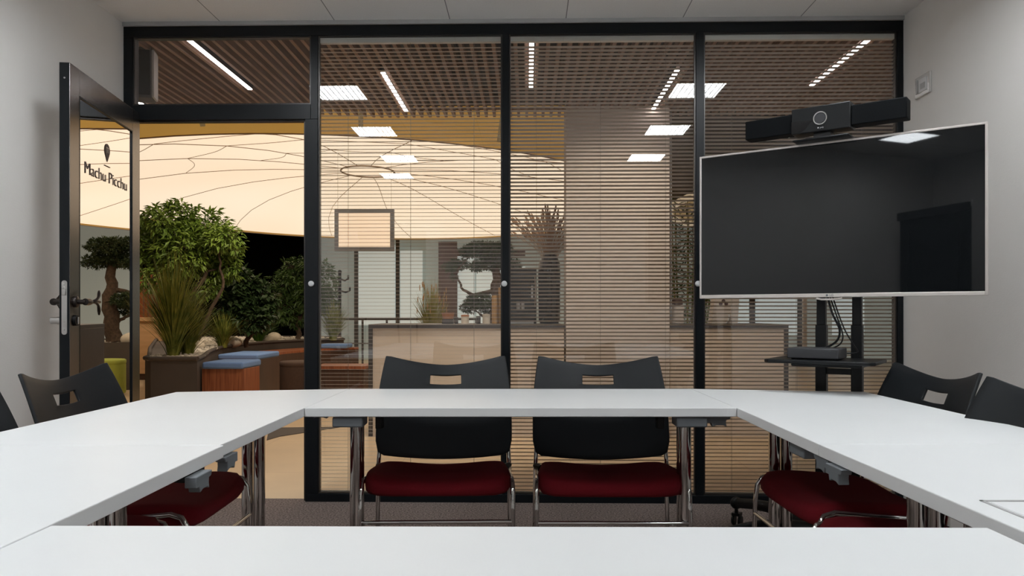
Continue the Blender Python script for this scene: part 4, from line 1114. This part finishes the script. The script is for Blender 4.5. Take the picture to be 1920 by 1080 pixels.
jar('amber_jar', 928, 6.95, .03, .24, M['amber'], 'tall amber jar beside the frame post, lower one', 'jar', M['amber'], 'amber jars on the counter')
jar('amber_jar', 939, 6.95, .022, .33, M['amber'], 'tallest amber jar, against the frame post', 'jar', None, 'amber jars on the counter')
# lidded box right of column, and white grinder below the television
g = PX(1269, 6.9, KZ); t = thing('brown_canister', 'brown lidded canister beside the beige column', 'canister', g)
MB().box(-.055, .055, -.05, .05, 0, .17).build('body', M['column'], t, bevel=.008); MB().lathe([(.005, .17), (.055, .17), (.05, .215), (.03, .225), (.005, .225)], 24).build('lid', M['far_brown'], t, smooth=50)
g = PX(1358, 6.9, KZ); t = thing('coffee_grinder', 'pale grey appliance with three round marks under the television', 'appliance', g)
m = MB(); pr = [(-.13, 0), (.11, 0), (.125, .25), (-.10, .25)]
lo = [m.bm.verts.new((p[0], -.05, p[1])) for p in pr]; hi = [m.bm.verts.new((p[0], .08, p[1])) for p in pr]
m.bm.faces.new(lo); m.bm.faces.new(hi[::-1])
for i in range(4): m.bm.faces.new([lo[i], hi[i], hi[(i+1) % 4], lo[(i+1) % 4]])
m.build('housing', M['column'], t, smooth=None, bevel=.006)
for (x, z) in ((-.02, .205), (-.045, .18), (.005, .18)):
    MB().lathe([(.001, 0), (.017, 0), (.016, .004), (.001, .004)], 18, mtx=Matrix.Rotation(PI/2, 4, 'X')).build('round_mark', M['far_brown'], t, loc=(x, -.05, z))
MB().tube([(.0, -.062, .005), (.022, -.062, .03), (.03, -.062, .07), (.024, -.062, .10)], [.003, .007, .007, .002], 8).build('curved_highlight', M['white_plastic'], t, smooth=60)

# coat stand
p = PX(637, 14.2, 0); t = thing('coat_stand', 'black coat stand with curled hooks behind the grass clump', 'coat stand', p)
MB().tube([(0, 0, 0), (0, 0, 1.86)], .03, 10).blob((0, 0, 1.83), (.04, .04, .04), 10, 6).build('pole', M['black'], t)
for z, r in ((1.70, .16), (1.48, .19)):
    for s in (-1, 1):
        MB().tube([(0, 0, z), (s*r*.6, 0, z-.03), (s*r, 0, z), (s*r, 0, z+.07)], .018, 8).build('hook', M['black'], t, smooth=60)
MB().lathe([(.01, 0), (.22, 0), (.22, .03), (.01, .04)], 24).build('base', M['black'], t)
# framed board hung from the dome
a, b = P(628, 471, 8.8), P(739.5, 392, 8.8)
t = thing('hanging_sign', 'blank cream board in a grey frame hung below the dome', 'sign', ((a.x+b.x)/2, a.y, a.z), TH)
w, h = (b.x-a.x)/2, b.z-a.z
MB().box(-w, -w+.046, -.02, .02, 0, h).box(w-.046, w, -.02, .02, 0, h).box(-w+.046, w-.046, -.02, .02, 0, .046).box(-w+.046, w-.046, -.02, .02, h-.046, h).build('frame', M['board_frame'], t, bevel=.003)
MB().box(-w+.046, w-.046, -.008, .008, .046, h-.046).build('face', M['board_face'], t, smooth=None)
for s in (-1, 1): MB().tube([(s*w*.9, 0, h), (s*w*.9, 0, 2.95-a.z)], .0015, 4).build('wire', M['trim'], t)
# loudspeaker hung in lobby behind the transom
a, b = P(252, 183, 5.0), P(287, 88, 5.0)
t = thing('loudspeaker', 'dark grey loudspeaker hung in the lobby behind the transom', 'speaker', ((a.x+b.x)/2, a.y, a.z), .25)
w, h = (b.x-a.x)/2, b.z-a.z
MB().box(-w, w*.75, 0, .14, 0, h).build('cabinet', M['speaker'], t, bevel=.006); MB().box(w*.75, w, .01, .13, .01, h-.01).build('side_cheek', M['trim'], t, bevel=.003)
MB().box(-w*.9, w*.65, -.008, 0, .02, h-.02).build('grille', M['mesh_black'], t, bevel=.002)
MB().box(-.02, .02, .05, .09, h, LZ-a.z).build('ceiling_bracket', M['black'], t)
mp = [onZ(500, 826, 0), onZ(505, 803, 0), onZ(640, 801, 0), onZ(524, 819, 0)]
mo = MB().prism([(p.x-mp[0].x, p.y-mp[0].y) for p in mp], 0, .006).build('dark_floor_patch', M['planter'], smooth=None, loc=(mp[0].x, mp[0].y, 0))  # thin dark four-cornered patch laid on the tiles
tag(mo, 'dark flat patch on the beige lobby floor outside the door', 'mat')

stool(896, 10.45, .27, .46, M['green_stool'], 'round lime green stool mirrored in the glass of the open door')

# ------------------------------------------------------------------ lights
def area(name, loc, size, sy, power, col, rot=(0, 0, 0)):
    l = bpy.data.lights.new(name, 'AREA'); l.shape = 'RECTANGLE'; l.size = size; l.size_y = sy; l.energy = power; l.color = col
    o = bpy.data.objects.new(name, l); COL.objects.link(o); o.location = loc; o.rotation_euler = rot; return o
area('lobby_lamp', C(-1.8, 8.8, 3.0), 2.5, 2.0, 0.001, (1, .8, .6))
def spot(name, loc, tgt, power, col, ang=60, r=.08):
    l = bpy.data.lights.new(name, 'SPOT'); l.energy = power; l.color = col; l.spot_size = math.radians(ang); l.spot_blend = .6; l.shadow_soft_size = r
    o = bpy.data.objects.new(name, l); COL.objects.link(o); o.location = loc
    o.rotation_euler = (Vector(tgt)-Vector(loc)).to_track_quat('-Z', 'Y').to_euler(); return o
WARM = (1.0, .86, .70)  # tint of the spots below, added as unseen fill to brighten the lobby
spot('lobby_fill_spot', C(-2.3, 7.6, 2.60), C(-3.5, 9.2, 1.1), 110, WARM, 75)
spot('lobby_fill_spot', C(-1.0, 6.0, 2.75), C(-1.6, 6.3, 0), 110, WARM, 90)
spot('lobby_fill_spot', C(.9, 5.0, 2.75), C(.9, 6.5, 1.0), 90, WARM, 90)
spot('lobby_fill_spot', C(-.4, 6.2, 2.75), C(-.4, 8.2, 1.2), 60, WARM, 70)
spot('lobby_fill_spot', C(-4.6, 10.6, 2.6), C(-5.5, 12.2, .5), 60, WARM, 70)
bpy.data.objects.remove(bpy.data.objects['lobby_lamp'])

wd = bpy.data.worlds.new('world'); bpy.context.scene.world = wd; wd.use_nodes = True
wd.node_tree.nodes['Background'].inputs[0].default_value = (.02, .02, .02, 1)

# ------------------------------------------------------------------ camera
cd = bpy.data.cameras.new('camera'); cam = bpy.data.objects.new('camera', cd); COL.objects.link(cam)
cam.location = (0, 0, CAMZ); cam.rotation_euler = (PI/2, 0, TH)
cd.sensor_width = 36; cd.lens = F/1920*36; cd.shift_y = (HY-540)/1920; cd.clip_start = .02
sc = bpy.context.scene; sc.camera = cam
sc.view_settings.view_transform = 'Standard'; sc.view_settings.look = 'None'; sc.view_settings.exposure = 0.0
sc.cycles.max_bounces = 10; sc.cycles.transparent_max_bounces = 24; sc.cycles.use_denoising = True
sc.cycles.sample_clamp_indirect = 6
